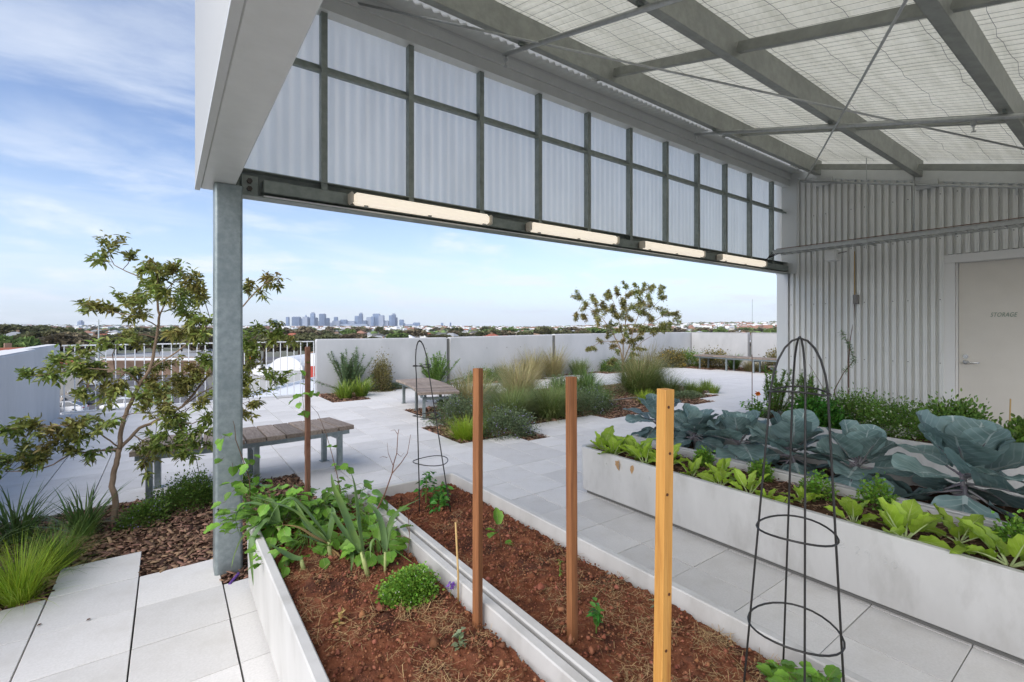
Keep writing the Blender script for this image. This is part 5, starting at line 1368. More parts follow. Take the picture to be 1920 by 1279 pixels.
# ------------------------------------------------------------------ leek trough
def strap(parent, pts, w, mat, name='leaf', fold=.35):
    """one strap leaf with a folded keel along a polyline"""
    pts = [Vector(p) for p in pts]; fine = []
    for i in range(len(pts) - 1):
        p0, p1, p2, p3 = pts[max(i - 1, 0)], pts[i], pts[i + 1], pts[min(i + 2, len(pts) - 1)]
        for k in range(5):
            t = k / 5; fine.append(.5 * ((2 * p1) + (p2 - p0) * t + (2 * p0 - 5 * p1 + 4 * p2 - p3) * t * t + (3 * p1 - p0 - 3 * p2 + p3) * t ** 3))
    fine.append(pts[-1]); n = len(fine); V = []; F = []
    for i, p in enumerate(fine):
        t = i / (n - 1); d = (fine[min(i + 1, n - 1)] - fine[max(i - 1, 0)]).normalized(); s_ = d.cross(Vector((0, 0, 1)))
        s_ = s_.normalized() if s_.length > .05 else Vector((RT[0], RT[1], 0)); nn = s_.cross(d)
        ww = w * (.75 + .5 * math.sin(math.pi * min(1, t * 1.2)) * .6) * (1 - t ** 3 * .97) * .5
        V += [p - s_ * ww + nn * ww * fold, p - nn * ww * .2, p + s_ * ww + nn * ww * fold]
    for i in range(n - 1): F += [(3 * i, 3 * i + 1, 3 * i + 4, 3 * i + 3), (3 * i + 1, 3 * i + 2, 3 * i + 5, 3 * i + 4)]
    return MB().add(V, F).build(name, mat, parent, smooth=True)
def pxl(path, d0, d1): 
    n = len(path); return [at(u, v, d0 + (d1 - d0) * i / (n - 1)) for i, (u, v) in enumerate(path)]
LG = 'leek plants in the red soil'
def leek(label, base, d, stems, lvs):
    p = at(*base, d); t = thing('leek_plant', label, 'leek', p, LG)
    for (path, r_) in stems: MB().tube(pxl(path, d, d), [r_, r_ * .95] + [r_ * .8] * (len(path) - 2), 8).build('stalk', 'leek_stem', t, smooth=True)
    for path, dd, w, mat in lvs: strap(t, pxl(path, d, d + dd), w * 1.35, mat)
leek('upright leek with two tall spear leaves, centre of the clump', (690, 1079), 2.17, [([(691, 1084), (684, 1058), (678, 1035)], .011)],
     [([(681, 1045), (674, 1000), (668, 950), (664, 910), (658, 886)], .0, .028, 'leek'), ([(676, 1036), (660, 1002), (640, 950), (626, 915), (621, 888)], .12, .032, 'leek'), ([(675, 1030), (655, 1010), (636, 985), (622, 962), (612, 975)], .1, .022, 'leek')])
leek('leek with splayed arching leaves, nearest the trough rim', (620, 1048), 2.35, [([(622, 1052), (618, 1030), (616, 1012)], .012)],
     [([(616, 1020), (590, 1008), (560, 990), (530, 984)], -.1, .022, 'leek_dry'), ([(616, 1018), (585, 990), (555, 960), (520, 945), (470, 930)], -.25, .028, 'leek'), ([(617, 1015), (595, 985), (570, 955), (545, 935), (520, 950), (500, 985)], -.1, .03, 'leek'),
      ([(617, 1012), (622, 985), (625, 960), (621, 950)], .05, .024, 'leek'), ([(616, 1020), (598, 1005), (575, 985), (560, 955), (552, 940)], .15, .026, 'leek'), ([(616, 1022), (600, 1016), (578, 1008), (556, 1000)], -.05, .022, 'leek'), ([(619, 1030), (626, 1045), (612, 1062), (602, 1072)], -.03, .012, 'leek_dry'), ([(620, 1030), (634, 1042), (632, 1060)], -.03, .01, 'leek_dry')])
leek('leek leaning towards the planter divider', (722, 1072), 2.2, [([(722, 1080), (722, 1060), (722, 1035)], .007)],
     [([(722, 1036), (718, 1000), (708, 965), (692, 945), (684, 940)], .1, .024, 'leek'), ([(722, 1036), (728, 1000), (738, 970), (760, 950), (790, 935)], .3, .022, 'leek'), ([(722, 1034), (706, 1012), (696, 1020), (694, 1045)], -.05, .014, 'leek'), ([(722, 1034), (726, 1005), (735, 985), (745, 975)], .1, .02, 'leek')])
leek('single bent leek leaf lying towards the near rim', (570, 1070), 2.22, [([(570, 1070), (567, 1060), (565, 1050)], .010)],
     [([(566, 1050), (548, 1048), (525, 1034), (506, 1020)], -.02, .036, 'leek')])
leek('leek with long leaves falling over the outer rim', (515, 1000), 2.5, [([(532, 1010), (526, 996), (520, 985)], .010)],
     [([(522, 985), (505, 975), (488, 990), (474, 1015), (471, 1045), (475, 1098)], -.15, .034, 'leek'), ([(522, 985), (495, 980), (470, 992), (452, 1012), (440, 1040), (434, 1065)], -.05, .028, 'leek'), ([(520, 985), (500, 955), (478, 945), (455, 948), (442, 975), (450, 1005)], 0, .022, 'leek'),
      ([(522, 980), (515, 950), (500, 935), (485, 950)], .05, .022, 'leek'), ([(640, 1000), (652, 1020), (660, 1045), (658, 1072)], -.35, .02, 'leek')])
# broad-leaved climber and strawberries at the far end
def leafy(label, name, cat, cen, rad, n, mats, d, seed, sc=(.8, 1.5), zmin=.37, group=None):
    r_ = random.Random(seed); t = thing(name, label, cat, cen, group); sb = MB(); cen = Vector(cen)
    for k in range(n):
        o = Vector((r_.gauss(0, 1), r_.gauss(0, 1), abs(r_.gauss(0, 1)))); q = cen + Vector((o.x * rad[0], o.y * rad[1], o.z * rad[2] * .8)); q.z = max(q.z, zmin)
        az = math.atan2(o.y, o.x) + r_.uniform(-.7, .7); lf = put_leaf(r_.choice(BRO), t, q, az, R(r_.uniform(-35, 35)), r_.uniform(-.5, .5), r_.uniform(*sc))
        if k % 2 == 0: sb.tube([cen + Vector((o.x * rad[0] * .3, o.y * rad[1] * .3, -.01)), (cen + q) / 2 + Vector((0, 0, .03)), q], .0018, 4)
    sb.build('stems', 'leaf_herb', t); return t
leafy('dense bright green leafy clump spilling beside the column', 'berry_plant', 'plant', (.49, 2.96, .41), (.09, .10, .09), 190, 0, 2.6, 4, (.5, 1.1))
leafy('low yellow-green leafy plant between the leeks', 'berry_plant', 'plant', (.60, 2.62, .375), (.11, .10, .05), 70, 0, 2.5, 5, (.55, .95))
leafy('leafy vine clump by the planter divider', 'berry_plant', 'plant', (.90, 2.75, .385), (.06, .14, .08), 60, 0, 2.6, 6, (.7, 1.2))
leafy('leafy plant at the foot of the upright leek', 'berry_plant', 'plant', (.86, 2.33, .375), (.055, .09, .05), 40, 0, 2.3, 8, (.7, 1.25))
leafy('leafy plant around the rusty steel stake foot', 'berry_plant', 'plant', (.72, 2.93, .40), (.09, .07, .07), 80, 0, 2.7, 9, (.5, 1.0))
def vine(label, path, d, dd, leafs, seed, mat='twig', r0=.004, name='climbing_vine', sc=(.5, .9)):
    r_ = random.Random(seed); P = pxl(path, d, d + dd); t = thing(name, label, 'vine', P[0]); MB().tube(P, [r0 * (1 - .7 * i / (len(P) - 1)) for i in range(len(P))], 6).build('stem', mat, t, smooth=True)
    for u, v in leafs:
        q = at(u, v, d + dd * r_.random() + r_.uniform(-.04, .04)); put_leaf(r_.choice(BRO), t, q, r_.uniform(0, 6.28), R(r_.uniform(-60, 20)), r_.uniform(-.6, .6), r_.uniform(*sc))
    return t
vine('thin bramble vine climbing in front of the column', [(470, 960), (468, 900), (455, 860), (442, 825), (440, 800), (437, 789)], 2.72, -.1,
     [(420, 858), (436, 868), (432, 880), (452, 855), (460, 862), (470, 852), (474, 868), (450, 884), (456, 900), (468, 905), (480, 890), (490, 900), (478, 915), (450, 925), (440, 918), (462, 930), (424, 815), (432, 822), (416, 818)], 12, sc=(.55, .95))
vine('bare twig with few leaves right of the rusty stake', [(640, 930), (632, 890), (622, 850), (612, 815), (596, 775), (584, 762)], 2.85, .0,
     [(608, 838), (622, 836), (618, 876), (634, 872), (644, 878), (626, 884), (630, 895)], 13, r0=.003, sc=(.4, .8))
vine('climber leaves wound around the rusty steel stake', [(580, 925), (571, 850), (572, 790), (567, 740), (570, 700), (575, 655)], 2.78, .0,
     [(556, 744), (562, 752), (566, 766), (560, 775), (586, 742), (572, 738), (592, 735), (588, 728), (565, 700), (560, 690), (572, 680), (556, 720)], 14, r0=.002, sc=(.5, .85))
t = thing('dry_twig', 'bare reddish twig rising from the leek trough before the paving', 'twig', at(708, 960, 2.5))
sb = MB()
for path, r0 in (([(706, 958), (722, 925), (735, 888), (738, 870), (744, 850), (746, 815), (748, 805)], .004), ([(735, 888), (752, 868), (764, 850), (770, 815)], .003), ([(738, 875), (728, 850), (726, 830)], .002), ([(744, 850), (752, 856), (757, 850)], .0018), ([(746, 815), (740, 806), (732, 808)], .0018), ([(726, 858), (718, 856), (712, 858)], .0015)):
    P = pxl(path, 2.5, 2.5); sb.tube(P, [r0 * (1 - .6 * i / (len(P) - 1)) for i in range(len(P))], 5)
sb.build('stem', 'rust', t)
t = thing('dry_twig', 'thin dead weed stalk by the planter divider behind the parsley', 'twig', at(768, 1040, 2.15))
sb = MB()
for path in ([(765, 1042), (768, 1000), (766, 975), (760, 960)], [(768, 1000), (762, 985)], [(766, 975), (772, 968)], [(768, 1010), (755, 1005), (744, 1006)]): sb.tube(pxl(path, 2.15, 2.15), .0014, 4)
sb.build('stem', 'rust', t)
bush((.835, 1.885, .355), .10, .09, .085, 3600, .011, .009, 'leaf_parsley', 'round curly parsley with pale flower heads in front of the leeks', 'parsley_plant', 'parsley', None, stems=24, clumps=60, jag=.45, flowers=('flower_white', 60, .005))
t = thing('violet_flower', 'single small violet flower by the planter divider', 'flower', (.975, 1.78, .36))
k = 12; leaves('bloom', 'flower_violet', np.array([[.975, 1.78, .40]] * k) + rng.normal(0, .004, (k, 3)), rdir(k), rdir(k), .02, .013, t); MB().tube([(.975, 1.78, .35), (.975, 1.78, .40)], .0012, 4).build('stalk', 'leaf_herb', t)
def seedling(label, p, h, n, ll, lw, mat, seed, lean=(0, 0), cat='seedling', spread=.03):
    r_ = random.Random(seed); p = Vector(p); t = thing('seedling', label, cat, p, 'young seedlings in red soil'); e = p + Vector((lean[0], lean[1], h)); MB().tube([p - Vector((0, 0, .01)), p.lerp(e, .5), e], [.0028, .002, .0015], 5).build('stem', 'leaf_herb', t)
    P = []; D = []
    for k in range(n): P.append(p.lerp(e, r_.uniform(.4, 1)) + Vector((r_.gauss(0, spread * .3),) * 3)); D.append(Vector((r_.gauss(0, 1), r_.gauss(0, 1), r_.gauss(.15, .4))))
    leaves('foliage', mat, P, D, np.array([0, 0, 1.0]) + rng.normal(0, .3, (n, 3)), ll * rng.uniform(.7, 1.2, n), lw * rng.uniform(.7, 1.2, n), t); return t
p = gr(940, 1026, .355); t = thing('seedling', 'young eggplant seedling with one big upright leaf right of the dark stake', 'seedling', p, 'young seedlings in red soil')
MB().tube([p, p + Vector((-.005, 0, .05)), p + Vector((-.02, .0, .09))], [.003, .0028, .002], 6).build('stem', 'twig', t)
for (az, pi_, s_, dz) in ((1.2, 62, 1.15, .085), (3.6, 8, 1.0, .085), (-.2, -12, .75, .02), (2.6, 20, .7, .08)): put_leaf(BRO[2], t, p + Vector((-.015 if dz > .05 else 0, 0, dz)), az, R(pi_), .3, s_)
seedling('tomato seedling right of the middle stake', gr(1118, 1182, .355), .085, 26, .034, .018, 'leaf_basil', 2)
seedling('tiny upright seedling far back in the red soil by the middle stake', gr(1050, 1078, .355), .05, 12, .018, .007, 'leaf_parsley', 3)
seedling('pale wilting seedling near the foot of the dark stake', gr(862, 1212, .355), .035, 18, .032, .022, 'leaf_dusty', 4)
seedling('dry greyish wilted seedling in the middle of the leek trough', gr(636, 1172, .355), .025, 16, .03, .014, 'leek_dry', 5)
seedling('small sprawling weed beyond the pine stake', gr(1230, 1145, .36), .04, 10, .03, .012, 'leaf_dusty', 6)
t = thing('tomato_plant', 'tomato seedling climbing inside the far obelisk', 'plant', (1.37, 2.80, .355))
sb = MB(); P = []; D = []
for x, y, h in ((1.35, 2.80, .20), (1.42, 2.74, .13), (1.38, 2.66, .09)):
    b0 = Vector((x, y, .35)); e = b0 + Vector((.01, .01, h)); sb.tube([b0, e], [.004, .002], 5)
    for k in range(46): P.append(b0.lerp(e, random.uniform(.25, 1)) + Vector((random.gauss(0, .028), random.gauss(0, .028), random.gauss(0, .012)))); D.append(Vector((random.gauss(0, 1), random.gauss(0, 1), random.gauss(-.1, .4))))
sb.build('stems', 'leaf_herb', t); leaves('foliage', 'leaf_basil', P, D, np.array([0, 0, 1.0]) + rng.normal(0, .4, (len(P), 3)), .042, .024, t)
t = thing('basil_plant', 'green basil at the foot of the near obelisk', 'basil', (1.53, .60, .355)); r_ = random.Random(3); sb = MB()
for k in range(16):
    a = r_.random() * 6.28; q = r_.uniform(.02, .13); b0 = Vector((1.53, .62, .35)); e = b0 + Vector((math.cos(a) * q, math.sin(a) * q * .8, r_.uniform(.06, .15))); sb.tube([b0, b0.lerp(e, .5) + Vector((0, 0, .02)), e], .0018, 4)
    for j in range(5): put_leaf(BRO[r_.randrange(3)], t, b0.lerp(e, r_.uniform(.55, 1)), r_.uniform(0, 6.28), R(r_.uniform(-15, 40)), r_.uniform(-.3, .3), r_.uniform(.45, .75))
sb.build('stems', 'leaf_herb', t)
t = thing('purple_cable', 'short purple pipe end on the mulch between column and trough', 'pipe', (.33, 3.25, 0)); MB().tube([(.29, 3.20, .0), (.345, 3.28, .012)], .008, 8).build('pipe_end', 'flower_violet', t)
# small litter on the paving
for k, (u, v) in enumerate(((68, 1176), (161, 1166))):
    p = gr(u, v); t = thing('dry_leaf', ('tiny dry brown leaf on the near paving, nearer the picture edge', 'tiny dry brown leaf on the near paving, nearer the trough')[k], 'leaf', p, 'dry leaves on the paving')
    leaves('blade', 'twig', [(p.x, p.y, .004), (p.x + .003, p.y, .005)], [(1, .4, .1), (.8, .7, .2)], [(0, 0, 1), (.2, 0, 1)], .022, .011, t)
# ================================================================== THE TOWN BELOW AND THE CITY
M('asphalt', (.105, .10, .105), (.14, .135, .14), scale=.4, rough=.9)
M('line_paint', (.62, .62, .60), rough=.8)
M('terrain', (.10, .11, .065), (.17, .16, .13), scale=.02, rough=.95, c3=(.22, .21, .20), s3=.008, l3=.5, h3=.6)
M('verge', (.19, .18, .12), (.13, .16, .06), scale=.3, rough=.95)
M('lawn', (.10, .17, .04), (.14, .2, .05), scale=.5, rough=.95)
M('brick_wall', (.24, .16, .11), (.32, .22, .16), scale=.8, rough=.9)
M('retaining', (.36, .31, .25), (.44, .38, .31), scale=.6, rough=.9)
M('roof_white', (.70, .71, .72), (.76, .77, .78), scale=.3, rough=.5)
M('roof_grey', (.30, .31, .32), rough=.7)
M('roof_red', (.27, .075, .045), (.36, .12, .07), scale=.7, rough=.85)
M('roof_terra', (.36, .19, .13), (.30, .16, .11), scale=.7, rough=.85)
M('roof_dark', (.11, .105, .10), rough=.8)
M('wall_cream', (.58, .54, .47), rough=.85)
M('wall_white', (.70, .70, .68), rough=.85)
M('wall_grey', (.36, .37, .38), rough=.85)
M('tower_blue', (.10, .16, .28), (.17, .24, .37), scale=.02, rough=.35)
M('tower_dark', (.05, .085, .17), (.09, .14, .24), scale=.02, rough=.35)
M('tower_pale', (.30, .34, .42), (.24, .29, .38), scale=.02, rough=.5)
M('glass_dark', (.04, .05, .06), rough=.15, spec=.6)
M('car_white', (.78, .78, .77), rough=.25, coat=.6); M('car_silver', (.45, .46, .48), rough=.3, metal=.5, coat=.5); M('car_dark', (.06, .07, .09), rough=.3, coat=.6); M('car_blue', (.35, .42, .52), rough=.3, coat=.5)
M('tyre', (.03, .03, .03), rough=.8); M('tail_red', (.4, .03, .02), rough=.3); M('head_clear', (.8, .8, .78), rough=.1)
M('crown_dark', (.10, .115, .05), (.16, .15, .075), scale=.35, rough=.9, island=.5, trans=.15)
M('crown_green', (.11, .17, .045), (.15, .21, .06), scale=.35, rough=.9, island=.5, trans=.15)
M('crown_brown', (.15, .125, .075), (.20, .165, .10), scale=.35, rough=.9, island=.5, trans=.15)
M('orange_sheet', (.75, .19, .04), rough=.6); M('red_sheet', (.42, .05, .035), rough=.6); M('pole_grey', (.42, .46, .47), rough=.5, metal=.4)
GZ = -9.0
def azd(u): return (u - 960) / FPX
def smooth(a, b_, x):
    t = max(0, min(1, (x - a) / (b_ - a))); return t * t * (3 - 2 * t)
def tz(x, y):
    d = x * FW[0] + y * FW[1]; r = x * RT[0] + y * RT[1]; dist = math.hypot(x, y); az = math.atan2(r, d)
    hill = smooth(700, 4200, dist) * (34 * smooth(.0, .5, az) + 12 + 6 * smooth(-.35, -.8, az))
    roll = smooth(300, 1500, dist) * 6 * noise.noise(Vector((x * .0011, y * .0011, 3)))
    return GZ + hill * smooth(-2.2, -1.2, -abs(az)) + roll
V = []; F = []; NR, NA = 46, 160
rs = [0] + [18 * (9400 / 18) ** (k / (NR - 1)) for k in range(NR)]
for r_ in rs[1:]:
    for k in range(NA):
        a = 2 * math.pi * k / NA; x, y = r_ * math.sin(a), r_ * math.cos(a); V.append((x, y, tz(x, y)))
V.append((0, 0, GZ)); c_ = len(V) - 1
for k in range(NA): F.append((c_, (k + 1) % NA, k))
for i in range(NR - 1):
    for k in range(NA): F.append((i * NA + k, i * NA + (k + 1) % NA, (i + 1) * NA + (k + 1) % NA, (i + 1) * NA + k))
tag(MB().add(V, F).build('terrain', 'terrain', smooth=True), kind='structure')
tag(MB().box(-1.70, 18.05, -5.9, 11.38, GZ - .5, -.61).build('building_below', 'wall_grey'), 'grey building whose roof carries the garden terrace', 'building')
def far(u, d, z=0.0):
    p = at(u, 614, d); p.z = z; return p
def quad_sheet(name, pts, z, mat, kind='structure'):
    return tag(MB().add([(p.x, p.y, z) for p in pts], [tuple(range(len(pts)))]).build(name, mat), kind=kind)
# car park seen through the balustrade
def gp(u, v, z=GZ): return gr(u, v, z)
quad_sheet('car_park', [gp(60, 812), gp(420, 812), gp(380, 690), gp(168, 690)], GZ + .02, 'asphalt')
quad_sheet('road', [far(-300, 150), far(900, 150), far(900, 168), far(-300, 168)], GZ + .03, 'asphalt')
for k, (a, b_) in enumerate((((145, 770), (165, 742)), ((165, 742), (205, 712)), ((210, 790), (222, 760)))):
    p, q = gp(*a), gp(*b_); n_ = (q - p).normalized().cross(Vector((0, 0, 1))) * .07
    quad_sheet('painted_line', [p - n_, p + n_, q + n_, q - n_], GZ + .035, 'line_paint')
quad_sheet('lawn', [gp(258, 800), gp(330, 790), gp(320, 715), gp(262, 722)], GZ + .05, 'lawn')
rw = thing('retaining_wall', 'tan retaining wall beside the car park', 'wall', gp(100, 780)); a, b_ = gp(100, 782), gp(168, 706)
MB().beam(a + Vector((0, 0, .6)), b_ + Vector((0, 0, .6)), .5, 1.3).build('wall_body', 'retaining', rw)
quad_sheet('verge', [a + Vector((-1, 0, 0)), b_ + Vector((-1, 0, 0)), b_ + Vector((-14, 6, 0)), a + Vector((-14, 2, 0))], GZ + 1.0, 'verge')
# ---- cars
def car_parts(mat, van=False):
    ln, wd = 4.5, 1.78
    prof = [(-2.25, .35, .62), (-2.2, .62, .8), (-1.2, .86, .86), (-.2, .92, .88), (1.3, .95, .88), (2.1, .9, .84), (2.25, .5, .7)]
    body = MB(); L = []
    for x, zt, hw in ((-2.25, .55, .70), (-2.15, .70, .80), (-1.1, .88, .88), (0, .93, .89), (1.2, .96, .89), (2.05, .92, .84), (2.25, .62, .74)):
        L.append([Vector((x, -hw, .24)), Vector((x, -hw * 1.02, .5)), Vector((x, -hw * .97, zt - .06)), Vector((x, -hw * .85, zt)), Vector((x, hw * .85, zt)), Vector((x, hw * .97, zt - .06)), Vector((x, hw * 1.02, .5)), Vector((x, hw, .24))])
    body.loops(L, cap0=True, cap1=True)
    cab = MB(); L = []
    for x, z0, z1, w0, w1 in ((-1.15, .86, .88, .80, .78), (-.35, .90, 1.40, .82, .62), (.9, .92, 1.44, .82, .64), (1.95, .90, .98, .78, .74)):
        L.append([Vector((x, -w0, z0)), Vector((x, -w1, z1)), Vector((x, w1, z1)), Vector((x, w0, z0))])
    cab.loops(L, cap0=True, cap1=True)
    roof_ = MB().add([(-.42, -.62, 1.405), (.98, -.64, 1.445), (.98, .64, 1.445), (-.42, .62, 1.405), (-.42, -.62, 1.42), (.98, -.64, 1.46), (.98, .64, 1.46), (-.42, .62, 1.42)], [(0, 1, 2, 3), (7, 6, 5, 4), (0, 4, 5, 1), (1, 5, 6, 2), (2, 6, 7, 3), (3, 7, 4, 0)])
    for y in (-.70, .70):
        roof_.beam((-.38, y * .9, 1.39), (-1.14, y * 1.12, .89), .05, .05); roof_.beam((.95, y * .92, 1.43), (1.95, y * 1.06, .95), .06, .05); roof_.beam((.3, y * .95, 1.41), (.3, y * 1.19, .93), .06, .05)
    wheel = MB().tube([(0, -.1, 0), (0, .1, 0)], .32, 16); rim = MB().tube([(0, -.105, 0), (0, .105, 0)], .2, 12)
    lampf = MB().cbox(-.04, .04, -.16, .16, -.06, .06, .02)
    return dict(body=body.mesh('body', mat), cabin_glass=cab.mesh('cabin_glass', 'glass_dark'), roof=roof_.mesh('roof', mat), wheel=wheel.mesh('wheel', 'tyre'), rim=rim.mesh('rim', 'car_silver'), headlight=lampf.mesh('headlight', 'head_clear'), taillight=lampf.mesh('taillight', 'tail_red'))
CARS = {m_: car_parts(m_) for m_ in ('car_white', 'car_silver', 'car_dark', 'car_blue')}
def car(u, v, rot, mat, label, z=GZ + .03):
    p = gp(u, v, GZ); p.z = z; t = thing('parked_car', label, 'car', p, 'cars parked below the terrace'); t.rotation_euler.z = rot; C = CARS[mat]
    for n_ in ('body', 'cabin_glass', 'roof'): link(n_, C[n_], t)
    for x in (-1.4, 1.4):
        for y in (-.80, .80):
            w_ = link('wheel', C['wheel'], t); w_.location = (x, y, .32); link('rim', C['rim'], w_)
    for y in (-.55, .55):
        o = link('headlight', C['headlight'], t); o.location = (-2.22, y, .62); o = link('taillight', C['taillight'], t); o.location = (2.24, y, .72)
for u, v, a, m_, lb in ((118, 776, 20, 'car_white', 'white car lowest in the car park by the parapet end'), (116, 762, 18, 'car_silver', 'silver car second up by the parapet end'), (128, 752, 18, 'car_white', 'white car third up by the parapet end'), (134, 760, 25, 'car_dark', 'dark car tucked between the pale cars by the parapet end'),
                        (168, 724, 30, 'car_white', 'white car alone beside the retaining wall'), (232, 768, 20, 'car_white', 'white car lowest behind the tree trunk'), (236, 755, 20, 'car_silver', 'silver car in the middle behind the tree trunk'), (238, 744, 20, 'car_white', 'white car uppermost behind the tree trunk'), (258, 712, 22, 'car_blue', 'pale blue car far up the car park'), (262, 704, 22, 'car_silver', 'silver car farthest up the car park')):
    car(u, v, R(a) - YAW, m_, lb)
# ---- near low buildings
def block(name, label, u0, u1, d0, d1, z1, wall, roofm, z0=GZ, group=None, parapet=.5):
    A, B = far(u0, d0), far(u1, d0); d = Vector((FW[0], FW[1], 0)) * (d1 - d0); t = thing(name, label, 'building', (A + B) / 2 + Vector((0, 0, z0)), group)
    C_, D_ = B + d, A + d; up = Vector((0, 0, 1))
    MB().loops([[p + up * z0 for p in (A, B, C_, D_)], [p + up * z1 for p in (A, B, C_, D_)]], cap0=True).build('wall', wall, t)
    c_ = (A + C_) / 2
    MB().loops([[p + up * (z1 + .01) for p in (A, B, C_, D_)], [p + up * (z1 + parapet * .6) for p in (A, B, C_, D_)], [p.lerp(c_, .02) + up * (z1 + parapet * .6) for p in (A, B, C_, D_)], [p.lerp(c_, .02) + up * (z1 + .1) for p in (A, B, C_, D_)]], cap0=True, cap1=True).build('roof', roofm, t)
    return t, (A, B, C_, D_)
block('white_roof_building', 'big flat white-roofed building just below the balustrade', 395, 640, 27, 47, -3.1, 'wall_white', 'roof_white')
def shed(label, u0, u1, d0, d1, z0, z1, zr_, wall, roofm):
    A, B = far(u0, d0), far(u1, d0); dd = Vector((FW[0], FW[1], 0)) * (d1 - d0); t = thing('curved_shed', label, 'shed', (A + B) / 2 + Vector((0, 0, z0)))
    up = Vector((0, 0, 1)); MB().loops([[p + up * z0 for p in (A, B, B + dd, A + dd)], [p + up * z1 for p in (A, B, B + dd, A + dd)]], cap0=True, cap1=True).build('wall', wall, t)
    L = []
    for o in (Vector(), dd):
        L.append([A.lerp(B, (1 - math.cos(math.pi * k / 10)) / 2 * 1.06 - .03) + o + up * (z1 + .02 + (zr_ - z1) * math.sin(math.pi * k / 10)) for k in range(11)])
    MB().loops(L, closed=True, cap0=True, cap1=True).build('roof', roofm, t)
shed('shed with white curved roof behind the white-roofed building', 506, 566, 49, 60, GZ, -3.0, -1.55, 'wall_grey', 'roof_white')
shed('small shed with white curved roof nearer the column', 470, 508, 50, 60, GZ, -3.6, -2.5, 'wall_grey', 'roof_white')
shed('white-topped shed beside the parapet end', 570, 600, 50, 60, GZ, -2.7, -1.3, 'wall_grey', 'roof_white')
t = thing('red_door', 'red panel on the shed wall next to the parapet end', 'door', far(588, 48.6, -4)); MB().obox(far(588, 48.8, -3.4), Vector((RT[0], RT[1], 0)) * .35, Vector((FW[0], FW[1], 0)) * .05, (0, 0, .9)).build('leaf', 'red_sheet', t)
t = thing('orange_awning', 'small orange awning between the balusters', 'awning', far(472, 62, -2.2)); MB().add([far(466, 62, -2.5), far(480, 62, -2.5), far(477, 63, -1.7), far(469, 63, -1.7), far(466, 62, -2.6), far(480, 62, -2.6)], [(0, 1, 2, 3), (0, 4, 5, 1)]).build('cloth', 'orange_sheet', t)
block('shop_building', 'long low shop with white canopy edge behind the car park', 185, 395, 104, 122, -5.0, 'brick_wall', 'roof_grey')
t = thing('shop_canopy', 'long white flat canopy along the shop front', 'canopy', far(280, 102, -5.2)); MB().beam(far(186, 102, -5.35), far(395, 102, -5.35), 1.6, .45).build('slab', 'roof_white', t)
t = thing('light_pole', 'tall pale pole rising above the balustrade', 'pole', far(185, 84, GZ)); MB().tube([far(185, 84, GZ), far(185, 84, -2), far(185, 84, 2.9)], [.16, .13, .09], 8).build('shaft', 'pole_grey', t)
MB().beam(far(180, 84, 2.6), far(190, 84, 2.6), .1, .08).build('cross_arm', 'pole_grey', t)
t = thing('orange_barrier', 'orange plastic barrier by the retaining wall', 'barrier', gp(115, 726)); MB().obox(gp(115, 728) + Vector((0, 0, 1.4)), Vector((RT[0], RT[1], 0)) * .7, Vector((FW[0], FW[1], 0)) * .2, (0, 0, .45)).build('panel', 'orange_sheet', t)
# ---- houses
HM = {}
def house_mesh(wm, rm, kind):
    k = (wm, rm, kind)
    if k not in HM:
        w_, d_, h_, rh = ((9, 7.5, 3.0, 2.2), (12, 8, 3.2, 2.4), (8, 8, 5.6, 2.0), (16, 10, 5.4, 2.3))[kind]; x, y = w_ / 2, d_ / 2
        wl_ = MB().box(-x, x, -y, y, 0, h_).mesh('wall', wm); e = .5; rx = x - y * .85
        rf = MB().add([(-x - e, -y - e, h_ - .1), (x + e, -y - e, h_ - .1), (x + e, y + e, h_ - .1), (-x - e, y + e, h_ - .1), (-rx, 0, h_ + rh), (rx, 0, h_ + rh)], [(0, 1, 5, 4), (1, 2, 5), (2, 3, 4, 5), (3, 0, 4), (3, 2, 1, 0)]).mesh('roof', rm)
        wn_ = MB()
        ch = MB().box(rx * .4, rx * .4 + .7, .4, 1.0, h_ + .4, h_ + rh + .6).mesh('chimney', 'brick_wall')
        win = MB().box(-.7, .7, -.03, .03, -.6, .6).mesh('window', 'glass_dark')
        HM[k] = (wl_, rf, ch, win, x, y, h_)
    return HM[k]
def house(p, rot, wm, rm, kind, label, group=None, full=True):
    a, b_, ch, win, x, y, h_ = house_mesh(wm, rm, kind); t = thing('house', label, 'house', p, group); t.rotation_euler.z = rot
    link('wall', a, t); r_ = link('roof', b_, t)
    if full:
        link('chimney', ch, r_)
        for q in (-.55, .55):
            o = link('window', win, t); o.location = (x * q, -y - .02, h_ - 1.4); o = link('window', win, t); o.location = (x * q, y + .02, h_ - 1.4)
    return t
rr_ = random.Random(21)
house(far(-20, 64, -9), .35, 'wall_cream', 'roof_red', 3, 'house with broad red tiled roof below the white parapet')
house(far(40, 96, -9), .5, 'wall_cream', 'roof_dark', 1, 'cream house with dark roof behind the red roofs')
house(far(62, 108, -8.6), -.2, 'wall_cream', 'roof_terra', 0, 'small cream house with brown-red roof by the dark trees')
house(far(28, 150, -7.5), .1, 'wall_white', 'roof_grey', 2, 'two-storey white house between the trees at the picture edge')
house(far(536, 285, -9), .1, 'wall_cream', 'roof_terra', 1, 'house with terracotta roof seen above the balustrade end')
house(far(566, 300, -9), -.3, 'wall_cream', 'roof_terra', 0, 'smaller terracotta roof just left of the first parapet panel')
WMS = ['wall_cream', 'wall_white', 'wall_grey', 'brick_wall', 'wall_white']; RMS = ['roof_red', 'roof_terra', 'roof_grey', 'roof_dark', 'roof_grey', 'roof_white']
used = []
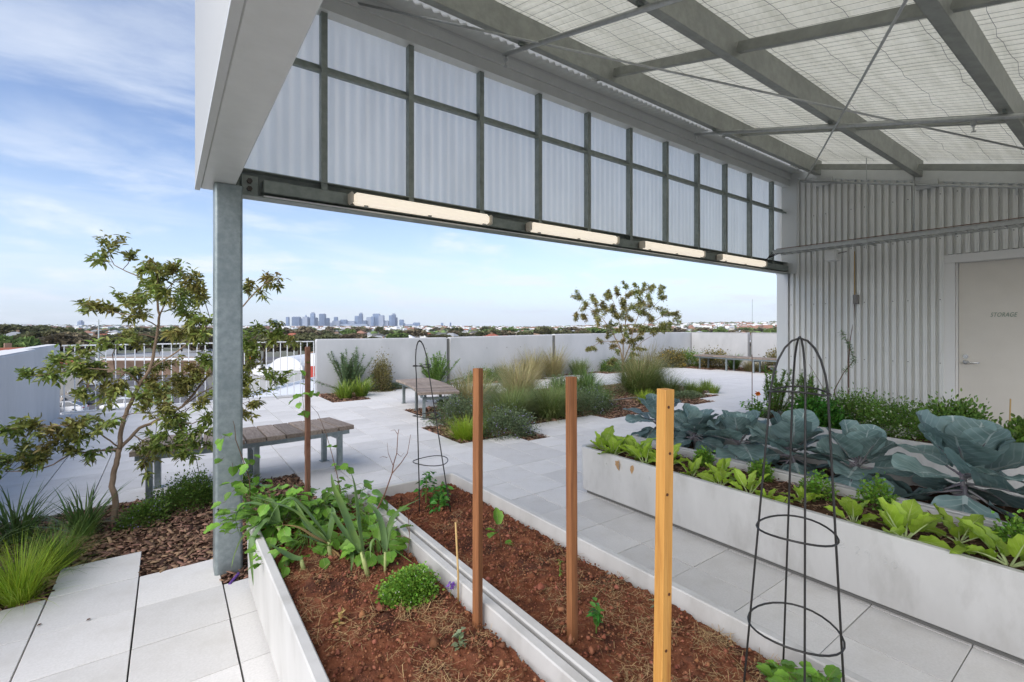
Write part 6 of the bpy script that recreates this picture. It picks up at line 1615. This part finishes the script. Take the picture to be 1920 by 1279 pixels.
for k in range(230):
    u = rr_.uniform(-60, 1500); d = 170 * (1700 / 170) ** (rr_.random() ** .75)
    p = far(u, d); p.z = tz(p.x, p.y)
    house(p, rr_.uniform(0, 3.1), rr_.choice(WMS), rr_.choice(RMS), rr_.choice((0, 1, 1, 2)), 'distant suburban house among trees beyond the parapet', 'distant suburban houses', d < 260)
# ---- trees of the town
def crown_mesh(mat, k, seed, lf=.5):
    g_ = np.random.default_rng(seed); c = 16; cd = norm(g_.normal(size=(c, 3))); cd[:, 2] = np.abs(cd[:, 2]) * .75 - .12
    cc = cd * g_.uniform(.45, .85, (c, 1)) * np.array([1, 1, .72]); per = k // c
    P = np.concatenate([q + norm(g_.normal(size=(per, 3))) * g_.uniform(.22, .36) * np.array([1, 1, .75]) for q in cc]); D = norm(P + g_.normal(0, .5, P.shape))
    n = len(P); N = norm(np.cross(D, g_.normal(size=(n, 3)))); S2_ = norm(np.cross(D, N)); L = lf * g_.uniform(.10, .22, n)[:, None]
    V = np.stack([P - S2_ * L * .6, P + D * L * .9, P + S2_ * L * .6, P - D * L * .6 + N * L * .3], 1).reshape(-1, 3)
    return np_mesh('crown', mat, V, np.full(n, 4), (np.array([0, 1, 2, 3])[None] + (np.arange(n) * 4)[:, None]).ravel())
CR = [crown_mesh(m_, 2600, 40 + i, 1.0) for i, m_ in enumerate(('crown_dark', 'crown_dark', 'crown_green', 'crown_brown'))]
CRL = [crown_mesh(m_, 900, 60 + i, 1.6) for i, m_ in enumerate(('crown_dark', 'crown_green', 'crown_brown'))]
TRK = MB().tube([(0, 0, 0), (.02, 0, .5), (0, 0, 1)], [.06, .045, .02], 6).mesh('trunk', 'bark')
def town_tree(u, d, h, w, me, label, group=None, base=None):
    p = far(u, d); p.z = tz(p.x, p.y) if base is None else base
    t = thing('town_tree', label, 'tree', p, group); o = link('trunk', TRK, t); o.scale = (h * .6, h * .6, h * .6)
    o = link('crown', me, t); o.location = (0, 0, h * .62); o.scale = (w / 2, w / 2, h * .5); o.rotation_euler.z = rr_.uniform(0, 6.28); return t
town_tree(4, 78, 10.5, 9, CR[2], 'bright green round tree at the far picture edge')
town_tree(95, 118, 11.6, 13, CR[0], 'broad dark tree above the white parapet end')
town_tree(128, 112, 10.2, 14, CR[3], 'brownish broad tree next to the tall pole')
town_tree(160, 118, 9.6, 12, CR[1], 'dark tree just before the tall pole')
town_tree(38, 190, 13, 20, CR[1], 'large dark far tree at the picture edge skyline')
town_tree(62, 120, 9, 6, CR[1], 'small dark tree among the cream houses')
town_tree(80, 92, 6.6, 5, CR[2], 'small green tree behind the red roofs')
for k, (u, d, h, w, m_) in enumerate(((218, 125, 9.5, 12, 0), (255, 132, 10, 13, 3), (300, 128, 10.2, 13, 1), (340, 135, 10.4, 14, 0), (378, 126, 9.6, 12, 3), (462, 118, 9.8, 12, 0), (495, 128, 10, 14, 1), (525, 122, 9.2, 12, 3), (560, 140, 9.8, 14, 0), (590, 118, 9.6, 12, 1))):
    town_tree(u, d, h, w, CR[m_], 'dark tree in the belt just beyond the car park', 'tree belt beyond the car park')
for k in range(26):
    u = 600 + k * 34 + rr_.uniform(-14, 14); d = rr_.uniform(230, 420); town_tree(u, d, rr_.uniform(6, 9.6), rr_.uniform(10, 18), CR[rr_.choice((0, 1, 2, 3, 3))], 'bushy tree in the dark belt just above the parapet top', 'tree belt above the parapet')
for k in range(150):
    u = rr_.uniform(-60, 1490); d = 320 * (1500 / 320) ** (rr_.random()); town_tree(u, d, rr_.uniform(7, 12), rr_.uniform(9, 20), CRL[rr_.randrange(3)], 'distant suburban tree among the roofs', 'distant suburban trees')
# far woodland and far roofs that read as one mass
def blobs(name, label, cat, k, dmin, dmax, mat, size, flat, umin=-120, umax=1500):
    base = np.array([(0, 0, .72), (.85, 0, .4), (.26, .81, .4), (-.69, .5, .4), (-.69, -.5, .4), (.26, -.81, .4), (.8, .58, -.3), (-.3, .95, -.3), (-1, 0, -.3), (-.3, -.95, -.3), (.8, -.58, -.3)])
    fc = [(0, 1, 2), (0, 2, 3), (0, 3, 4), (0, 4, 5), (0, 5, 1), (1, 6, 2), (2, 6, 7), (2, 7, 3), (3, 7, 8), (3, 8, 4), (4, 8, 9), (4, 9, 5), (5, 9, 10), (5, 10, 1), (1, 10, 6)]
    P = []; 
    for _ in range(k):
        p = far(rr_.uniform(umin, umax), dmin * (dmax / dmin) ** rr_.random()); p.z = tz(p.x, p.y) + size * .2; P.append(p[:])
    P = np.array(P); s_ = size * np.minimum(rng.lognormal(0, .3, k), 1.6) * np.clip(np.linalg.norm(P, axis=1) / 2200, .6, 1.5); V = base[None] * (1 + rng.normal(0, .2, (k, 11, 1))) * s_[:, None, None] * np.array([1, 1, flat]) + P[:, None]
    f = np.array(fc).ravel(); idx = (f[None] + (np.arange(k) * 11)[:, None]).ravel()
    tag(link(name, np_mesh(name, mat, V.reshape(-1, 3), np.full(k * 15, 3), idx, True)), label, cat, None, 'stuff')
blobs('far_woodland', 'dark tree masses of the far suburbs under the skyline', 'woodland', 2600, 900, 5600, 'crown_dark', 9, .7)
blobs('far_woodland', 'greener tree masses of the far suburbs', 'woodland', 1100, 700, 4200, 'crown_green', 8, .7)
b0 = MB(); b1 = MB()
for k in range(2600):
    p = far(rr_.uniform(-120, 1500), 1300 * (5800 / 1300) ** rr_.random()); z = tz(p.x, p.y); w_, h_ = rr_.uniform(5, 14), rr_.uniform(5, 10); a = rr_.uniform(0, 3.1)
    (b0 if k % 3 else b1).obox((p.x, p.y, z + h_ / 2), (math.cos(a) * w_, math.sin(a) * w_, 0), (-math.sin(a) * w_ * .6, math.cos(a) * w_ * .6, 0), (0, 0, h_ / 2))
tag(b0.build('far_rooftops', 'roof_white'), 'pale specks of far suburban roofs under the skyline', 'rooftops', None, 'stuff')
tag(b1.build('far_rooftops', 'roof_terra'), 'reddish specks of far suburban roofs under the skyline', 'rooftops', None, 'stuff')
# ---- city towers about six kilometres away
TW = [(506, 512, 604, 2), (513, 519, 600, 0), (537, 542, 595, 0), (549, 563, 594.6, 1), (561, 572, 598, 0), (580, 595, 596, 1), (608, 617, 597, 0), (624, 638, 602, 2), (627, 633, 595, 0), (639, 650.5, 600, 0), (651, 666, 603, 2), (666, 673, 593, 0), (680, 688, 601.5, 1), (688, 697, 595.7, 2), (696, 701.5, 594, 0), (711, 720, 592, 2), (720, 729, 602, 2), (740, 745, 596, 1), (749.5, 757, 600, 0), (757, 760, 607, 2), (775, 787, 605.5, 0), (827, 831, 606, 0), (843.5, 846, 605.5, 1), (131, 138, 610, 1), (590, 602, 603, 2), (615, 626, 606, 2), (700, 740, 607, 2), (560, 600, 607, 2), (640, 690, 608, 2), (463, 480, 611, 2), (484, 500, 610, 2), (520, 536, 608, 2), (760, 776, 609, 2)]
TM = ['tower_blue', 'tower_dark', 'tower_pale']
def tower(u0, u1, v, m_, label, group, d=6000, crown=None):
    k = d / FPX; p = at((u0 + u1) / 2, 614, d); w_ = (u1 - u0) * k / 2; zt = EYE + (614 - v) * k; z0 = -14
    t = thing('city_tower', label, 'tower', (p.x, p.y, z0), group); X = Vector((RT[0], RT[1], 0)); Y = Vector((FW[0], FW[1], 0)); dep = min(w_, 30)
    b_ = MB().obox((p.x, p.y, (zt + z0) / 2), X * w_, Y * dep, (0, 0, (zt - z0) / 2)); b_.build('shaft', TM[m_], t)
    q = MB()
    if crown == 'spire': q.tube([(p.x, p.y, zt), (p.x, p.y, zt + 6 * k * .6)], [w_ * .5, w_ * .12], 6)
    elif crown == 'step': q.obox((p.x, p.y, zt + 1.2 * k), X * w_ * .6, Y * dep * .6, (0, 0, 1.2 * k))
    else: q.obox((p.x, p.y, zt + .4 * k), X * w_ * .8, Y * dep * .7, (0, 0, .4 * k))
    q.build('crown', TM[2 if m_ != 2 else 0], t)
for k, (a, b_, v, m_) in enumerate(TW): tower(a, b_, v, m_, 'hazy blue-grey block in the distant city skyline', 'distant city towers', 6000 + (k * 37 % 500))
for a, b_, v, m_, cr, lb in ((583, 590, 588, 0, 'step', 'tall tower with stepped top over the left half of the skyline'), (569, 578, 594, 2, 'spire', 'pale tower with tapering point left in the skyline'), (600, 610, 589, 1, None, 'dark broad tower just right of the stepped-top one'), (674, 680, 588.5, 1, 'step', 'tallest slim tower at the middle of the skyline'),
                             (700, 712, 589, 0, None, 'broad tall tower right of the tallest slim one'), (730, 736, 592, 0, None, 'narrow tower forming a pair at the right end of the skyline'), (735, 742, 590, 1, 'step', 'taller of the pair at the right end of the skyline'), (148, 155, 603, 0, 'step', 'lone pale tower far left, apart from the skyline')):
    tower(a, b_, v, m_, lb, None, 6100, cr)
# ---- the air
hz_ = MB().box(-9800, 9800, -9800, 9800, GZ - 8, 420).build('haze', 'deck')
mh = bpy.data.materials.new('haze'); mh.use_nodes = True; nn = mh.node_tree.nodes; nn.clear()
vo = nn.new('ShaderNodeVolumePrincipled'); vo.inputs['Color'].default_value = (.80, .88, 1.0, 1); vo.inputs['Density'].default_value = .00006; vo.inputs['Anisotropy'].default_value = .1
oo = nn.new('ShaderNodeOutputMaterial'); mh.node_tree.links.new(vo.outputs[0], oo.inputs['Volume'])
hz_.data.materials.clear(); hz_.data.materials.append(mh); tag(hz_, 'pale blue haze lying over the town and city', 'haze', None, 'stuff')
